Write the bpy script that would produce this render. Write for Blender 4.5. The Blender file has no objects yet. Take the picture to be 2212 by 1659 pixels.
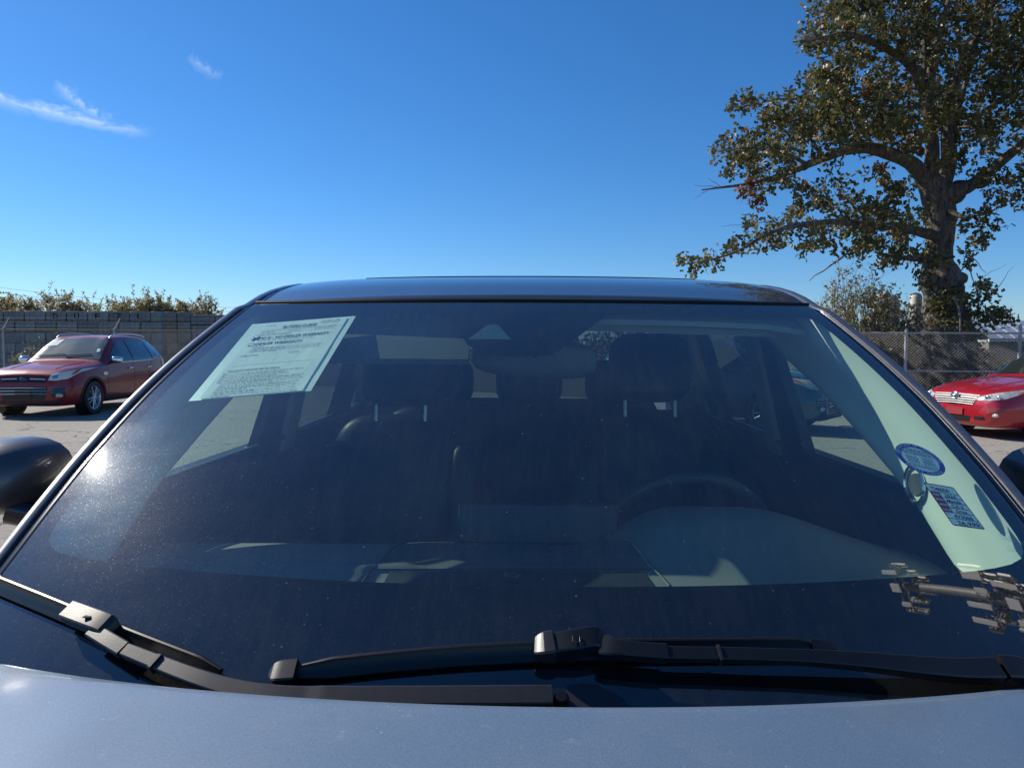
import bpy, math, random
from mathutils import Vector, Matrix, Euler
from mathutils.bvhtree import BVHTree

random.seed(7)
R = math.radians
sc = bpy.context.scene
COL = sc.collection

# ------------------------------------------------------------------ camera
CAM_H = 1.43
YAW, PITCH, ROLL = R(1.38), R(-2.9), R(0.3)
FPX, CU, CV = 1534.0, 1106.0, 829.5          # focal length and centre on a 2212 x 1659 grid
cam_d = bpy.data.cameras.new('camera'); cam = bpy.data.objects.new('camera', cam_d)
COL.objects.link(cam); sc.camera = cam
cam_d.sensor_width = 36.0; cam_d.lens = 36.0 * FPX / 2212.0
cam_d.clip_start = 0.02; cam_d.clip_end = 6000
CAM_R = (Matrix.Rotation(YAW, 3, 'Z') @ Matrix.Rotation(math.pi / 2 + PITCH, 3, 'X') @ Matrix.Rotation(ROLL, 3, 'Z'))
cam.matrix_world = Matrix.Translation((0, 0, CAM_H)) @ CAM_R.to_4x4()
CAM_P = Vector((0, 0, CAM_H))
def ray(u, v):
    return (CAM_R @ Vector(((u - CU) / FPX, (CV - v) / FPX, -1.0))).normalized()
def at(u, v, Y):
    d = ray(u, v); return CAM_P + d * (Y / d.y)

# ------------------------------------------------------------------ sun and sky
SUN_AZ, SUN_EL = R(61.8), R(36.4)              # azimuth measured to the left of straight ahead
SUN = Vector((-math.sin(SUN_AZ) * math.cos(SUN_EL), math.cos(SUN_AZ) * math.cos(SUN_EL), math.sin(SUN_EL)))
sun_d = bpy.data.lights.new('sun', 'SUN'); sun = bpy.data.objects.new('sun', sun_d); COL.objects.link(sun)
sun_d.energy = 5.0; sun_d.angle = R(0.53); sun_d.color = (1.0, 0.93, 0.82)
sun.rotation_euler = SUN.to_track_quat('Z', 'Y').to_euler(); sun.location = (0, 0, 30)

world = bpy.data.worlds.new('World'); sc.world = world; world.use_nodes = True
wt = world.node_tree; wn = wt.nodes; wl = wt.links
bg = wn['Background']; bg.inputs[1].default_value = 0.104
sky = wn.new('ShaderNodeTexSky'); sky.sky_type = 'NISHITA'; sky.sun_disc = False
sky.sun_elevation = SUN_EL; sky.sun_rotation = -SUN_AZ
sky.altitude = 0; sky.air_density = 1.0; sky.dust_density = 0.12; sky.ozone_density = 10.0
hsv = wn.new('ShaderNodeHueSaturation'); hsv.inputs['Saturation'].default_value = 1.12
wl.new(sky.outputs[0], hsv.inputs['Color'])
tcw = wn.new('ShaderNodeTexCoord')
def wmath(op, a, b=None, clamp=False):
    n = wn.new('ShaderNodeMath'); n.operation = op; n.use_clamp = clamp
    for i, x in enumerate((a, b)):
        if x is None: continue
        if isinstance(x, (int, float)): n.inputs[i].default_value = x
        else: wl.new(x, n.inputs[i])
    return n.outputs[0]
def wdot(v):
    n = wn.new('ShaderNodeVectorMath'); n.operation = 'DOT_PRODUCT'
    wl.new(tcw.outputs['Generated'], n.inputs[0]); n.inputs[1].default_value = v
    return n.outputs['Value']
def wisp(p0, p1, width, bend, strength, seed):
    """a thin cirrus streak between two directions of the sky"""
    a, b = ray(*p0), ray(*p1)
    c = (a + b).normalized(); t = (b - a); half = t.length / 2; t = t.normalized(); s = c.cross(t).normalized()
    u = wmath('DIVIDE', wdot(t), half); v = wmath('DIVIDE', wdot(s), width)
    co = wn.new('ShaderNodeCombineXYZ')
    wl.new(wmath('MULTIPLY', u, 2.2), co.inputs[0]); wl.new(wmath('MULTIPLY', v, 0.5), co.inputs[1]); co.inputs[2].default_value = seed
    nz = wn.new('ShaderNodeTexNoise'); nz.inputs['Scale'].default_value = 1.6; nz.inputs['Detail'].default_value = 9; nz.inputs['Roughness'].default_value = 0.62
    wl.new(co.outputs[0], nz.inputs['Vector'])
    n0 = wmath('SUBTRACT', nz.outputs['Fac'], 0.5)
    wob = wmath('ADD', v, wmath('MULTIPLY', n0, 2.6))
    wob = wmath('ADD', wob, wmath('MULTIPLY', wmath('MULTIPLY', u, u), bend))
    av = wmath('SUBTRACT', 1.0, wmath('ABSOLUTE', wob), True)
    au = wmath('SUBTRACT', 1.0, wmath('POWER', wmath('ABSOLUTE', u), 3.0), True)
    m = wmath('MULTIPLY', wmath('POWER', av, 1.5), au)
    m = wmath('MULTIPLY', m, wmath('GREATER_THAN', wdot(c), 0.0))
    m = wmath('MULTIPLY', m, wmath('ADD', 0.55, wmath('MULTIPLY', n0, 2.2)), True)
    return wmath('MULTIPLY', m, strength, True)
m1 = wisp((-120, 185), (330, 300), 0.0105, 0.5, 0.75, 3.1)
m2 = wisp((112, 182), (235, 268), 0.0105, 0.3, 0.55, 8.4)
m3 = wisp((400, 125), (480, 172), 0.010, 0.2, 0.30, 5.7)
mask = wmath('MAXIMUM', wmath('MAXIMUM', m1, m2), m3)
mixw = wn.new('ShaderNodeMix'); mixw.data_type = 'RGBA'
wl.new(mask, mixw.inputs['Factor']); wl.new(hsv.outputs[0], mixw.inputs['A']); mixw.inputs['B'].default_value = (6.4, 7.6, 9.2, 1)
wl.new(mixw.outputs['Result'], bg.inputs[0])

sc.view_settings.view_transform = 'Standard'; sc.view_settings.look = 'None'
sc.view_settings.exposure = 0.32; sc.view_settings.gamma = 1.0
try: sc.view_settings.use_curve_mapping = False
except Exception: pass
sc.cycles.use_denoising = True
try: sc.cycles.denoiser = 'OPENIMAGEDENOISE'
except Exception: pass
sc.cycles.max_bounces = 8; sc.cycles.transparent_max_bounces = 24
sc.cycles.caustics_reflective = False; sc.cycles.caustics_refractive = False
sc.cycles.sample_clamp_indirect = 6.0

# ------------------------------------------------------------------ materials
class NT:
    def __init__(s, name):
        s.m = bpy.data.materials.new(name); s.m.use_nodes = True
        s.t = s.m.node_tree; s.n = s.t.nodes; s.l = s.t.links
        s.bsdf = s.n.get('Principled BSDF'); s.out = s.n.get('Material Output')
    def node(s, typ, **kw):
        n = s.n.new(typ)
        for k, v in kw.items():
            if k in n.inputs: s.put(n.inputs[k], v)
            else: setattr(n, k, v)
        return n
    def put(s, sock, v):
        if hasattr(v, 'is_linked') or hasattr(v, 'links'): s.l.new(v, sock)
        else: sock.default_value = v
    def math(s, op, a, b=0.0, clamp=False):
        n = s.n.new('ShaderNodeMath'); n.operation = op; n.use_clamp = clamp
        s.put(n.inputs[0], a); s.put(n.inputs[1], b); return n.outputs[0]
    def obj(s, scale=1.0):
        tc = s.n.new('ShaderNodeTexCoord')
        if scale == 1.0: return tc.outputs['Object']
        mp = s.n.new('ShaderNodeMapping'); s.l.new(tc.outputs['Object'], mp.inputs[0])
        mp.inputs['Scale'].default_value = scale if hasattr(scale, '__len__') else (scale,) * 3
        return mp.outputs[0]
    def noise(s, vec, scale, detail=4, rough=0.55):
        n = s.node('ShaderNodeTexNoise', Scale=scale, Detail=detail, Roughness=rough); s.l.new(vec, n.inputs['Vector'])
        return n.outputs['Fac']
    def ramp(s, fac, stops):
        n = s.n.new('ShaderNodeValToRGB'); s.l.new(fac, n.inputs[0])
        e = n.color_ramp.elements
        while len(e) < len(stops): e.new(0.5)
        for el, (p, c) in zip(e, stops):
            el.position = p; el.color = (c, c, c, 1) if isinstance(c, (int, float)) else (*c, 1)
        return n.outputs[0]
    def bump(s, h, strength, dist=0.01):
        n = s.node('ShaderNodeBump', Strength=strength, Distance=dist); s.l.new(h, n.inputs['Height'])
        return n.outputs[0]
    def mix(s, fac, a, b):
        n = s.n.new('ShaderNodeMix'); n.data_type = 'RGBA'
        s.put(n.inputs['Factor'], fac); s.put(n.inputs['A'], a if not isinstance(a, tuple) else (*a[:3], 1)); s.put(n.inputs['B'], b if not isinstance(b, tuple) else (*b[:3], 1))
        return n.outputs['Result']
MATS = {}
def simple(name, col, rough=0.5, metal=0.0, spec=0.5, coat=0.0, var=0.0, vscale=20, bump=0.0, bscale=300, bdist=0.001):
    if name in MATS: return MATS[name]
    k = NT(name); b = k.bsdf
    b.inputs['Roughness'].default_value = rough; b.inputs['Metallic'].default_value = metal
    b.inputs['Specular IOR Level'].default_value = spec; b.inputs['Coat Weight'].default_value = coat; b.inputs['Coat Roughness'].default_value = 0.04
    if var:
        f = k.noise(k.obj(), vscale, 5)
        c = k.ramp(f, [(0.25, tuple(x * (1 - var) for x in col)), (0.75, tuple(min(1, x * (1 + var)) for x in col))])
        k.l.new(c, b.inputs['Base Color'])
    else: b.inputs['Base Color'].default_value = (*col, 1)
    if bump:
        k.l.new(k.bump(k.noise(k.obj(), bscale, 3), bump, bdist), b.inputs['Normal'])
    MATS[name] = k.m; return k.m

def make_paint(name, col, metal=0.5, rough=0.32, dust=0.25, coat=1.0, crough=0.03, spec=0.5):
    k = NT(name); b = k.bsdf; o = k.obj(); b.inputs['Specular IOR Level'].default_value = spec
    patches = k.ramp(k.noise(o, 9, 6, 0.65), [(0.42, 0.0), (0.78, 1.0)])
    vor = k.node('ShaderNodeTexVoronoi', Scale=130); k.l.new(o, vor.inputs['Vector'])
    spk = k.math('LESS_THAN', vor.outputs['Distance'], k.math('MULTIPLY', k.ramp(k.noise(o, 31, 3), [(0.45, 0.0), (0.8, 1.0)]), 0.22))
    blot = k.ramp(k.noise(o, 55, 5, 0.7), [(0.62, 0.0), (0.74, 1.0)])
    fac = k.math('MULTIPLY', k.math('ADD', k.math('ADD', k.math('MULTIPLY', patches, 0.14), k.math('MULTIPLY', spk, 0.7)), k.math('MULTIPLY', blot, 0.35), True), dust)
    flake = k.ramp(k.noise(o, 520, 2, 0.8), [(0.35, 0.86), (0.65, 1.12)])
    mulp = k.node('ShaderNodeMix'); mulp.data_type = 'RGBA'; mulp.blend_type = 'MULTIPLY'; mulp.inputs['Factor'].default_value = 1
    k.l.new(k.mix(fac, col, (0.42, 0.42, 0.42)), mulp.inputs['A']); k.l.new(flake, mulp.inputs['B']); k.l.new(mulp.outputs['Result'], b.inputs['Base Color'])
    k.l.new(k.math('MULTIPLY', k.math('SUBTRACT', 1.0, fac), metal), b.inputs['Metallic'])
    k.l.new(k.math('ADD', rough, k.math('MULTIPLY', fac, 0.5)), b.inputs['Roughness'])
    b.inputs['Coat Weight'].default_value = coat
    k.l.new(k.math('ADD', crough, k.math('MULTIPLY', fac, 0.35)), b.inputs['Coat Roughness'])
    return k.m

def make_glass(name, tint, refl=0.085, dust=0.0, haze=0.0, speck=0.0):
    k = NT(name); k.n.remove(k.bsdf)
    lw = k.node('ShaderNodeLayerWeight', Blend=0.5)
    F = k.math('ADD', refl, k.math('MULTIPLY', k.math('POWER', lw.outputs['Facing'], 3.5), 0.92), True)
    tr = k.node('ShaderNodeBsdfTransparent'); tr.inputs[0].default_value = (*tint, 1)
    gl = k.node('ShaderNodeBsdfGlossy', Roughness=0.0); gl.inputs[0].default_value = (1, 1, 1, 1)
    mx = k.node('ShaderNodeMixShader'); k.l.new(F, mx.inputs[0]); k.l.new(tr.outputs[0], mx.inputs[1]); k.l.new(gl.outputs[0], mx.inputs[2])
    last = mx
    if dust or speck or haze:
        o = k.obj()
        cloud = k.ramp(k.noise(o, 5, 6, 0.7), [(0.3, 0.25), (0.8, 1.0)])
        streak = k.ramp(k.noise(k.obj((30, 4, 4)), 3.0, 5, 0.7), [(0.4, 0.5), (0.8, 1.0)])
        vor = k.node('ShaderNodeTexVoronoi', Scale=95); k.l.new(o, vor.inputs['Vector'])
        sep = k.node('ShaderNodeSeparateColor'); k.l.new(vor.outputs['Color'], sep.inputs[0])
        thr = k.math('MULTIPLY', k.math('POWER', sep.outputs[0], 6.0), 0.16)
        dots = k.math('LESS_THAN', vor.outputs['Distance'], thr)
        vor2 = k.node('ShaderNodeTexVoronoi', Scale=330); k.l.new(o, vor2.inputs['Vector'])
        sep2 = k.node('ShaderNodeSeparateColor'); k.l.new(vor2.outputs['Color'], sep2.inputs[0])
        dots2 = k.math('LESS_THAN', vor2.outputs['Distance'], k.math('MULTIPLY', k.math('POWER', sep2.outputs[0], 2.5), 0.34))
        a = k.math('MULTIPLY', k.math('MULTIPLY', cloud, streak), dust)
        a = k.math('ADD', a, k.math('MULTIPLY', dots, speck))
        a = k.math('ADD', a, k.math('MULTIPLY', dots2, speck * 0.22), True)
        df = k.node('ShaderNodeBsdfDiffuse'); df.inputs[0].default_value = (0.55, 0.55, 0.52, 1)
        mx2 = k.node('ShaderNodeMixShader'); k.l.new(a, mx2.inputs[0]); k.l.new(last.outputs[0], mx2.inputs[1]); k.l.new(df.outputs[0], mx2.inputs[2])
        film = k.math('MULTIPLY', k.math('ADD', k.ramp(k.noise(o, 420, 3, 0.7), [(0.35, 0.35), (0.7, 1.0)]), k.math('MULTIPLY', dots2, 2.0)), k.ramp(k.noise(k.obj((5, 14, 14)), 1.1, 5, 0.6), [(0.3, 0.55), (0.75, 1.25)]))
        last = mx2
        for rg, wgt in ((0.30, haze * 0.26), (0.085, haze * 0.22)):       # thin dust film: soft glow round the sun's mirror image
            g2 = k.node('ShaderNodeBsdfGlossy', Roughness=rg); g2.inputs[0].default_value = (0.95, 0.97, 1, 1)
            mx3 = k.node('ShaderNodeMixShader'); k.l.new(k.math('MULTIPLY', film, wgt), mx3.inputs[0])
            k.l.new(last.outputs[0], mx3.inputs[1]); k.l.new(g2.outputs[0], mx3.inputs[2]); last = mx3
    k.l.new(last.outputs[0], k.out.inputs[0])
    return k.m

M_PAINT = make_paint('grey_metallic_paint', (0.112, 0.166, 0.238), 0.1, 0.6, 0.55, 0.7, 0.10, 0.15)
M_PAINT2 = make_paint('grey_roof_paint', (0.05, 0.055, 0.068), 0.5, 0.36, 0.2)
M_GLASS = make_glass('dusty_windshield_glass', (0.76, 0.95, 0.87), 0.102, dust=0.042, haze=0.022, speck=0.11)
M_SIDEGLASS = make_glass('side_window_glass', (0.72, 0.84, 0.78), 0.07)
M_DARKGLASS = make_glass('tinted_rear_glass', (0.16, 0.195, 0.19), 0.07)
M_FRIT = simple('black_ceramic_frit', (0.003, 0.003, 0.004), 0.9, spec=0.0)
M_RUBBER = simple('black_rubber', (0.012, 0.012, 0.013), 0.55, spec=0.35, bump=0.15, bscale=400)
M_TRIMGLOSS = simple('gloss_black_trim', (0.01, 0.01, 0.012), 0.12, spec=0.6)
M_WIPER = simple('black_wiper_plastic', (0.006, 0.006, 0.007), 0.33, spec=0.5, var=0.25, vscale=60, bump=0.12, bscale=700, bdist=0.0006)
M_WARM = simple('weathered_grey_plastic', (0.024, 0.023, 0.024), 0.36, spec=0.5, var=0.2, vscale=90, bump=0.15, bscale=800, bdist=0.0006)
M_CHROME = simple('bright_chrome', (0.75, 0.76, 0.78), 0.14, metal=1.0)
M_SATIN = simple('satin_pillar_paint', (0.17, 0.175, 0.195), 0.27, metal=0.7, coat=0.6, var=0.15, vscale=70)
M_DASH = simple('dark_grey_dash_vinyl', (0.18, 0.185, 0.175), 0.55, spec=0.35, bump=0.5, bscale=420, bdist=0.0012)
M_DASH2 = simple('black_dash_plastic', (0.012, 0.013, 0.014), 0.6, spec=0.3)
M_SEAT = simple('black_leatherette', (0.007, 0.0075, 0.008), 0.42, spec=0.45, bump=0.25, bscale=160, bdist=0.001)
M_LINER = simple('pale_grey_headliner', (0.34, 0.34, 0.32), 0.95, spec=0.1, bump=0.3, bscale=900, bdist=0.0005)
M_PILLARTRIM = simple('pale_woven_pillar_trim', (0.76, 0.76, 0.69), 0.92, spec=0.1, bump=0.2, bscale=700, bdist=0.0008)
M_STEEL = simple('polished_steel', (0.7, 0.71, 0.72), 0.18, metal=1.0)
M_CARPET = simple('black_carpet', (0.012, 0.012, 0.012), 0.95, spec=0.1)
M_INK = simple('black_ink', (0.012, 0.012, 0.015), 0.8, spec=0.1)

def perforated():
    k = NT('perforated_speaker_cloth'); o = k.obj()
    vor = k.node('ShaderNodeTexVoronoi', Scale=260, Randomness=0.0); k.l.new(o, vor.inputs['Vector'])
    d = k.ramp(vor.outputs['Distance'], [(0.18, (0.006, 0.006, 0.006)), (0.34, (0.085, 0.083, 0.085))])
    k.l.new(d, k.bsdf.inputs['Base Color']); k.bsdf.inputs['Roughness'].default_value = 0.6
    return k.m
M_SPEAKER = perforated()
def paper_mat():
    k = NT('white_printed_paper'); k.n.remove(k.bsdf); o = k.obj()
    h = k.noise(k.obj((14, 5, 9)), 2.2, 4, 0.55)
    nb = k.bump(h, 0.3, 0.008)
    c = k.ramp(k.noise(o, 16, 4), [(0.3, (0.88, 0.88, 0.85)), (0.7, (0.95, 0.95, 0.92))])
    d = k.node('ShaderNodeBsdfDiffuse'); t = k.node('ShaderNodeBsdfTranslucent')
    for s in (d, t): k.l.new(c, s.inputs[0]); k.l.new(nb, s.inputs['Normal'])
    m = k.node('ShaderNodeMixShader'); m.inputs[0].default_value = 0.15
    k.l.new(d.outputs[0], m.inputs[1]); k.l.new(t.outputs[0], m.inputs[2]); k.l.new(m.outputs[0], k.out.inputs[0])
    return k.m
M_PAPER = paper_mat()
M_SLEEVE = simple('clear_plastic_sleeve', (0.74, 0.76, 0.74), 0.35, spec=0.5, var=0.08, vscale=40)

# ------------------------------------------------------------------ mesh helpers
class MB:
    """collects shapes for ONE mesh object"""
    def __init__(s): s.v = []; s.f = []; s.angle = None
    def add(s, vs, fs):
        b = len(s.v); s.v += [tuple(p) for p in vs]; s.f += [tuple(i + b for i in f) for f in fs]; return s
    def box(s, c, size, rot=None, bev=0.0):
        c = Vector(c); hx, hy, hz = (x / 2 for x in size); rot = rot or Matrix.Identity(3)
        if not bev:
            vs = [c + rot @ Vector((sx * hx, sy * hy, sz * hz)) for sx in (-1, 1) for sy in (-1, 1) for sz in (-1, 1)]
            return s.add(vs, [(0, 1, 3, 2), (4, 6, 7, 5), (0, 4, 5, 1), (2, 3, 7, 6), (0, 2, 6, 4), (1, 5, 7, 3)])
        b = min(bev, hx * .98, hy * .98, hz * .98); vs = []; idx = {}
        for sx in (-1, 1):
            for sy in (-1, 1):
                for sz in (-1, 1):
                    for ax in range(3):
                        q = [sx * (hx - b), sy * (hy - b), sz * (hz - b)]
                        q[ax] = (sx * hx, sy * hy, sz * hz)[ax]
                        idx[(sx, sy, sz, ax)] = len(vs); vs.append(c + rot @ Vector(q))
        fs = []
        for ax in range(3):
            a1, a2 = (ax + 1) % 3, (ax + 2) % 3
            for sg in (-1, 1):
                loop = []
                for (p, q) in ((-1, -1), (1, -1), (1, 1), (-1, 1)):
                    k = [0, 0, 0]; k[ax] = sg; k[a1] = p; k[a2] = q; loop.append(idx[(*k, ax)])
                fs.append(tuple(loop if sg > 0 else loop[::-1]))
            for p in (-1, 1):
                for q in (-1, 1):
                    k0 = [0, 0, 0]; k1 = [0, 0, 0]; k0[ax] = -1; k1[ax] = 1
                    for k in (k0, k1): k[a1] = p; k[a2] = q
                    fs.append((idx[(*k0, a1)], idx[(*k1, a1)], idx[(*k1, a2)], idx[(*k0, a2)]))
        for sx in (-1, 1):
            for sy in (-1, 1):
                for sz in (-1, 1): fs.append(tuple(idx[(sx, sy, sz, ax)] for ax in range(3)))
        return s.add(vs, fs)
    def tube(s, pts, rad, n=8, cap=True):
        pts = [Vector(p) for p in pts]
        if not hasattr(rad, '__len__'): rad = [rad] * len(pts)
        b = len(s.v); up = None
        for i, p in enumerate(pts):
            t = (pts[min(i + 1, len(pts) - 1)] - pts[max(i - 1, 0)]).normalized()
            if up is None: up = Vector((0, 0, 1)) if abs(t.z) < .9 else Vector((1, 0, 0))
            sx = t.cross(up).normalized(); up = sx.cross(t).normalized()
            for j in range(n):
                a = 2 * math.pi * j / n; s.v.append(tuple(p + (sx * math.cos(a) + up * math.sin(a)) * rad[i]))
        for i in range(len(pts) - 1):
            for j in range(n):
                k = (j + 1) % n; s.f.append((b + i * n + j, b + i * n + k, b + (i + 1) * n + k, b + (i + 1) * n + j))
        if cap:
            s.f.append(tuple(b + j for j in range(n))[::-1]); s.f.append(tuple(b + (len(pts) - 1) * n + j for j in range(n)))
        return s
    def grid(s, P, closed_u=False, closed_v=False):
        n, m = len(P), len(P[0]); b = len(s.v); s.v += [tuple(p) for r_ in P for p in r_]
        for i in range(n if closed_u else n - 1):
            for j in range(m if closed_v else m - 1):
                i2, j2 = (i + 1) % n, (j + 1) % m
                s.f.append((b + i * m + j, b + i2 * m + j, b + i2 * m + j2, b + i * m + j2))
        return s
    def slab(s, P, off):
        """closed sheet: grid P and the same grid moved by vector off"""
        n, m = len(P), len(P[0]); off = Vector(off) if not callable(off) else off
        Q = [[Vector(p) + (off(i, j) if callable(off) else off) for j, p in enumerate(r_)] for i, r_ in enumerate(P)]
        b = len(s.v); s.grid(P); c = len(s.v); s.grid([r_[:] for r_ in Q])
        rim = [(i, 0) for i in range(n)] + [(n - 1, j) for j in range(1, m)] + [(i, m - 1) for i in range(n - 2, -1, -1)] + [(0, j) for j in range(m - 2, 0, -1)]
        for (i, j), (k, l) in zip(rim, rim[1:] + rim[:1]):
            s.f.append((b + i * m + j, b + k * m + l, c + k * m + l, c + i * m + j))
        return s
    def pillow(s, c, half, e=(0.5, 0.5), rot=None, n=14, m=20):
        c = Vector(c); rot = rot or Matrix.Identity(3)
        def pw(x, p): return math.copysign(abs(x) ** p, x)
        P = []
        for i in range(n + 1):
            a = -math.pi / 2 + math.pi * i / n; row = []
            for j in range(m):
                o = 2 * math.pi * j / m
                row.append(c + rot @ Vector((half[0] * pw(math.cos(a), e[0]) * pw(math.cos(o), e[1]), half[1] * pw(math.cos(a), e[0]) * pw(math.sin(o), e[1]), half[2] * pw(math.sin(a), e[0]))))
            P.append(row)
        return s.grid(P, closed_v=True)
    def lathe(s, prof, c, axis, n=32):
        """profile of (radius, along) turned about axis through c"""
        c = Vector(c); ax = Vector(axis).normalized(); u = ax.orthogonal().normalized(); w = ax.cross(u)
        P = [[c + ax * h + (u * math.cos(2 * math.pi * j / n) + w * math.sin(2 * math.pi * j / n)) * r_ for j in range(n)] for r_, h in prof]
        return s.grid(P, closed_v=True)
    def build(s, name, mat, parent=None, smooth=True, angle=40, label=None):
        me = bpy.data.meshes.new(name); me.from_pydata(s.v, [], s.f); me.update()
        import bmesh
        bm = bmesh.new(); bm.from_mesh(me); bmesh.ops.recalc_face_normals(bm, faces=bm.faces)
        if smooth:
            for f in bm.faces: f.smooth = True
            ca = math.cos(R(s.angle or angle))
            for e in bm.edges:
                if len(e.link_faces) == 2 and e.link_faces[0].normal.dot(e.link_faces[1].normal) < ca: e.smooth = False
        bm.to_mesh(me); bm.free()
        if mat: me.materials.append(mat)
        o = bpy.data.objects.new(name, me); COL.objects.link(o)
        if parent: o.parent = parent
        if label: o['label'] = label
        return o
def empty(name, loc=(0, 0, 0), rz=0.0):
    o = bpy.data.objects.new(name, None); COL.objects.link(o); o.location = loc; o.rotation_euler = (0, 0, rz); o.empty_display_size = 0.2
    return o
def tag(o, label, cat, group=None, kind=None):
    o['label'] = label
    if cat: o['category'] = cat
    if group: o['group'] = group
    if kind: o['kind'] = kind
    return o
def lerp(a, b, t): return a + (b - a) * t
def interp(x, tab):
    if x <= tab[0][0]: return tab[0][1]
    for (a, p), (b, q) in zip(tab, tab[1:]):
        if x <= b: return lerp(p, q, (x - a) / (b - a))
    return tab[-1][1]
def smooth_interp(x, tab):
    """Catmull-Rom through a table"""
    n = len(tab)
    if x <= tab[0][0]: return tab[0][1]
    if x >= tab[-1][0]: return tab[-1][1]
    for i in range(n - 1):
        if x <= tab[i + 1][0]:
            x0, y0 = tab[i]; x1, y1 = tab[i + 1]; h = x1 - x0; t = (x - x0) / h
            m0 = (y1 - tab[i - 1][1]) / (x1 - tab[i - 1][0]) if i > 0 else (y1 - y0) / h
            m1 = (tab[i + 2][1] - y0) / (tab[i + 2][0] - x0) if i + 2 < n else (y1 - y0) / h
            return (2*t**3-3*t*t+1)*y0 + (t**3-2*t*t+t)*h*m0 + (-2*t**3+3*t*t)*y1 + (t**3-t*t)*h*m1
def text_mesh(body, bold=0.0):
    cu = bpy.data.curves.new('text', 'FONT'); cu.body = body; cu.size = 1.0; cu.offset = bold; cu.resolution_u = 3
    ob = bpy.data.objects.new('text', cu)
    me = bpy.data.meshes.new_from_object(ob)
    vs = [tuple(v.co[:2]) for v in me.vertices]; fs = [tuple(p.vertices) for p in me.polygons]
    bpy.data.objects.remove(ob); bpy.data.curves.remove(cu); bpy.data.meshes.remove(me)
    if not vs: return [], []
    x0 = min(v[0] for v in vs); x1 = max(v[0] for v in vs)
    return [((x - x0) / (x1 - x0), y / 0.7) for x, y in vs], fs     # width 1, capitals 1 high

# ------------------------------------------------------------------ the ground
def ground_mat():
    k = NT('worn_asphalt'); o = k.obj(); b = k.bsdf
    big = k.noise(o, 0.22, 5, 0.6); fine = k.noise(o, 14, 6, 0.7); grit = k.noise(o, 160, 2)
    c = k.ramp(big, [(0.3, (0.26, 0.238, 0.208)), (0.7, (0.365, 0.335, 0.292))])
    c2 = k.ramp(fine, [(0.3, (0.7, 0.7, 0.7)), (0.7, (1.15, 1.13, 1.1))])
    mul = k.node('ShaderNodeMix'); mul.data_type = 'RGBA'; mul.blend_type = 'MULTIPLY'; mul.inputs['Factor'].default_value = 1
    k.l.new(c, mul.inputs['A']); k.l.new(c2, mul.inputs['B'])
    vor = k.node('ShaderNodeTexVoronoi', Scale=0.35, feature='DISTANCE_TO_EDGE'); 
    wv = k.node('ShaderNodeVectorMath', operation='ADD'); k.l.new(o, wv.inputs[0])
    nzc = k.node('ShaderNodeTexNoise', Scale=1.2, Detail=5); k.l.new(o, nzc.inputs['Vector']); k.l.new(nzc.outputs['Color'], wv.inputs[1]); k.l.new(wv.outputs[0], vor.inputs['Vector'])
    crack = k.math('LESS_THAN', vor.outputs['Distance'], 0.0045)
    k.l.new(k.mix(crack, mul.outputs['Result'], (0.11, 0.104, 0.095)), b.inputs['Base Color'])
    b.inputs['Roughness'].default_value = 0.88; b.inputs['Specular IOR Level'].default_value = 0.3
    k.l.new(k.bump(grit, 0.6, 0.006), b.inputs['Normal'])
    return k.m
g = MB(); N = 40
ys = [-400, -60, -10, 0, 6, 12, 20, 40, 100, 500, 3000]; xs = [-2500, -300, -40, -10, 0, 10, 40, 300, 2500]
g.grid([[Vector((x, y, 0)) for x in xs] for y in ys])
gr = g.build('ground', ground_mat(), smooth=False); tag(gr, 'worn grey asphalt of the car lot', None, kind='structure')
def soil_mat():
    k = NT('dry_soil'); o = k.obj()
    c = k.ramp(k.noise(o, 1.3, 7, 0.7), [(0.3, (0.055, 0.045, 0.03)), (0.55, (0.10, 0.085, 0.055)), (0.75, (0.09, 0.095, 0.04))])
    k.l.new(c, k.bsdf.inputs['Base Color']); k.bsdf.inputs['Roughness'].default_value = 0.95
    k.l.new(k.bump(k.noise(o, 9, 6, 0.7), 1.0, 0.08), k.bsdf.inputs['Normal'])
    return k.m
M_SOIL = soil_mat()
v = MB(); P = []
for i in range(31):
    row = []
    for j in range(41):
        x = lerp(-60, 90, j / 40); y = lerp(interp(x, [(-6, 26), (6, 17.6)]), 140, (i / 30) ** 2)
        row.append(Vector((x, y, 0.004 + (0.12 * random.random() * min(1, i)))))
    P.append(row)
v.grid(P); so = v.build('verge', M_SOIL); tag(so, 'rough weedy soil beyond the fences', None, kind='structure')

# ------------------------------------------------------------------ the grey SUV in front of the camera
def sweep_y(x): return 0.2 * x * x + 0.05 * x ** 4
def gz(x, y):
    """height of the windshield surface"""
    yy = y - sweep_y(x)
    return 0.534 + 0.616 * yy + 0.02 * (1 - ((yy - 1.2) / 0.45) ** 2)
def gpt(x, yy): y = yy + sweep_y(x); return Vector((x, y, gz(x, y)))
def gnorm(x, y):
    e = 1e-4
    return Vector((-(gz(x + e, y) - gz(x - e, y)) / (2 * e), -(gz(x, y + e) - gz(x, y - e)) / (2 * e), 1)).normalized()
def onglass(u, v, lift=0.0):
    """point seen at (u, v), lift metres outside the windshield surface"""
    d = ray(u, v); a, b = 0.2, 3.2
    for _ in range(46):
        m = (a + b) / 2; p = CAM_P + d * m
        if (p.z - gz(p.x, p.y)) * 0.85 - lift > 0: a = m
        else: b = m
    return CAM_P + d * a
def XE(yy): return smooth_interp(yy, [(0.70, 0.788), (0.80, 0.787), (0.905, 0.784), (1.012, 0.781), (1.10, 0.776), (1.256, 0.757), (1.38, 0.732), (1.49, 0.704), (1.621, 0.667), (1.70, 0.645)])
YB, YT = 0.74, 1.621

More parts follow.
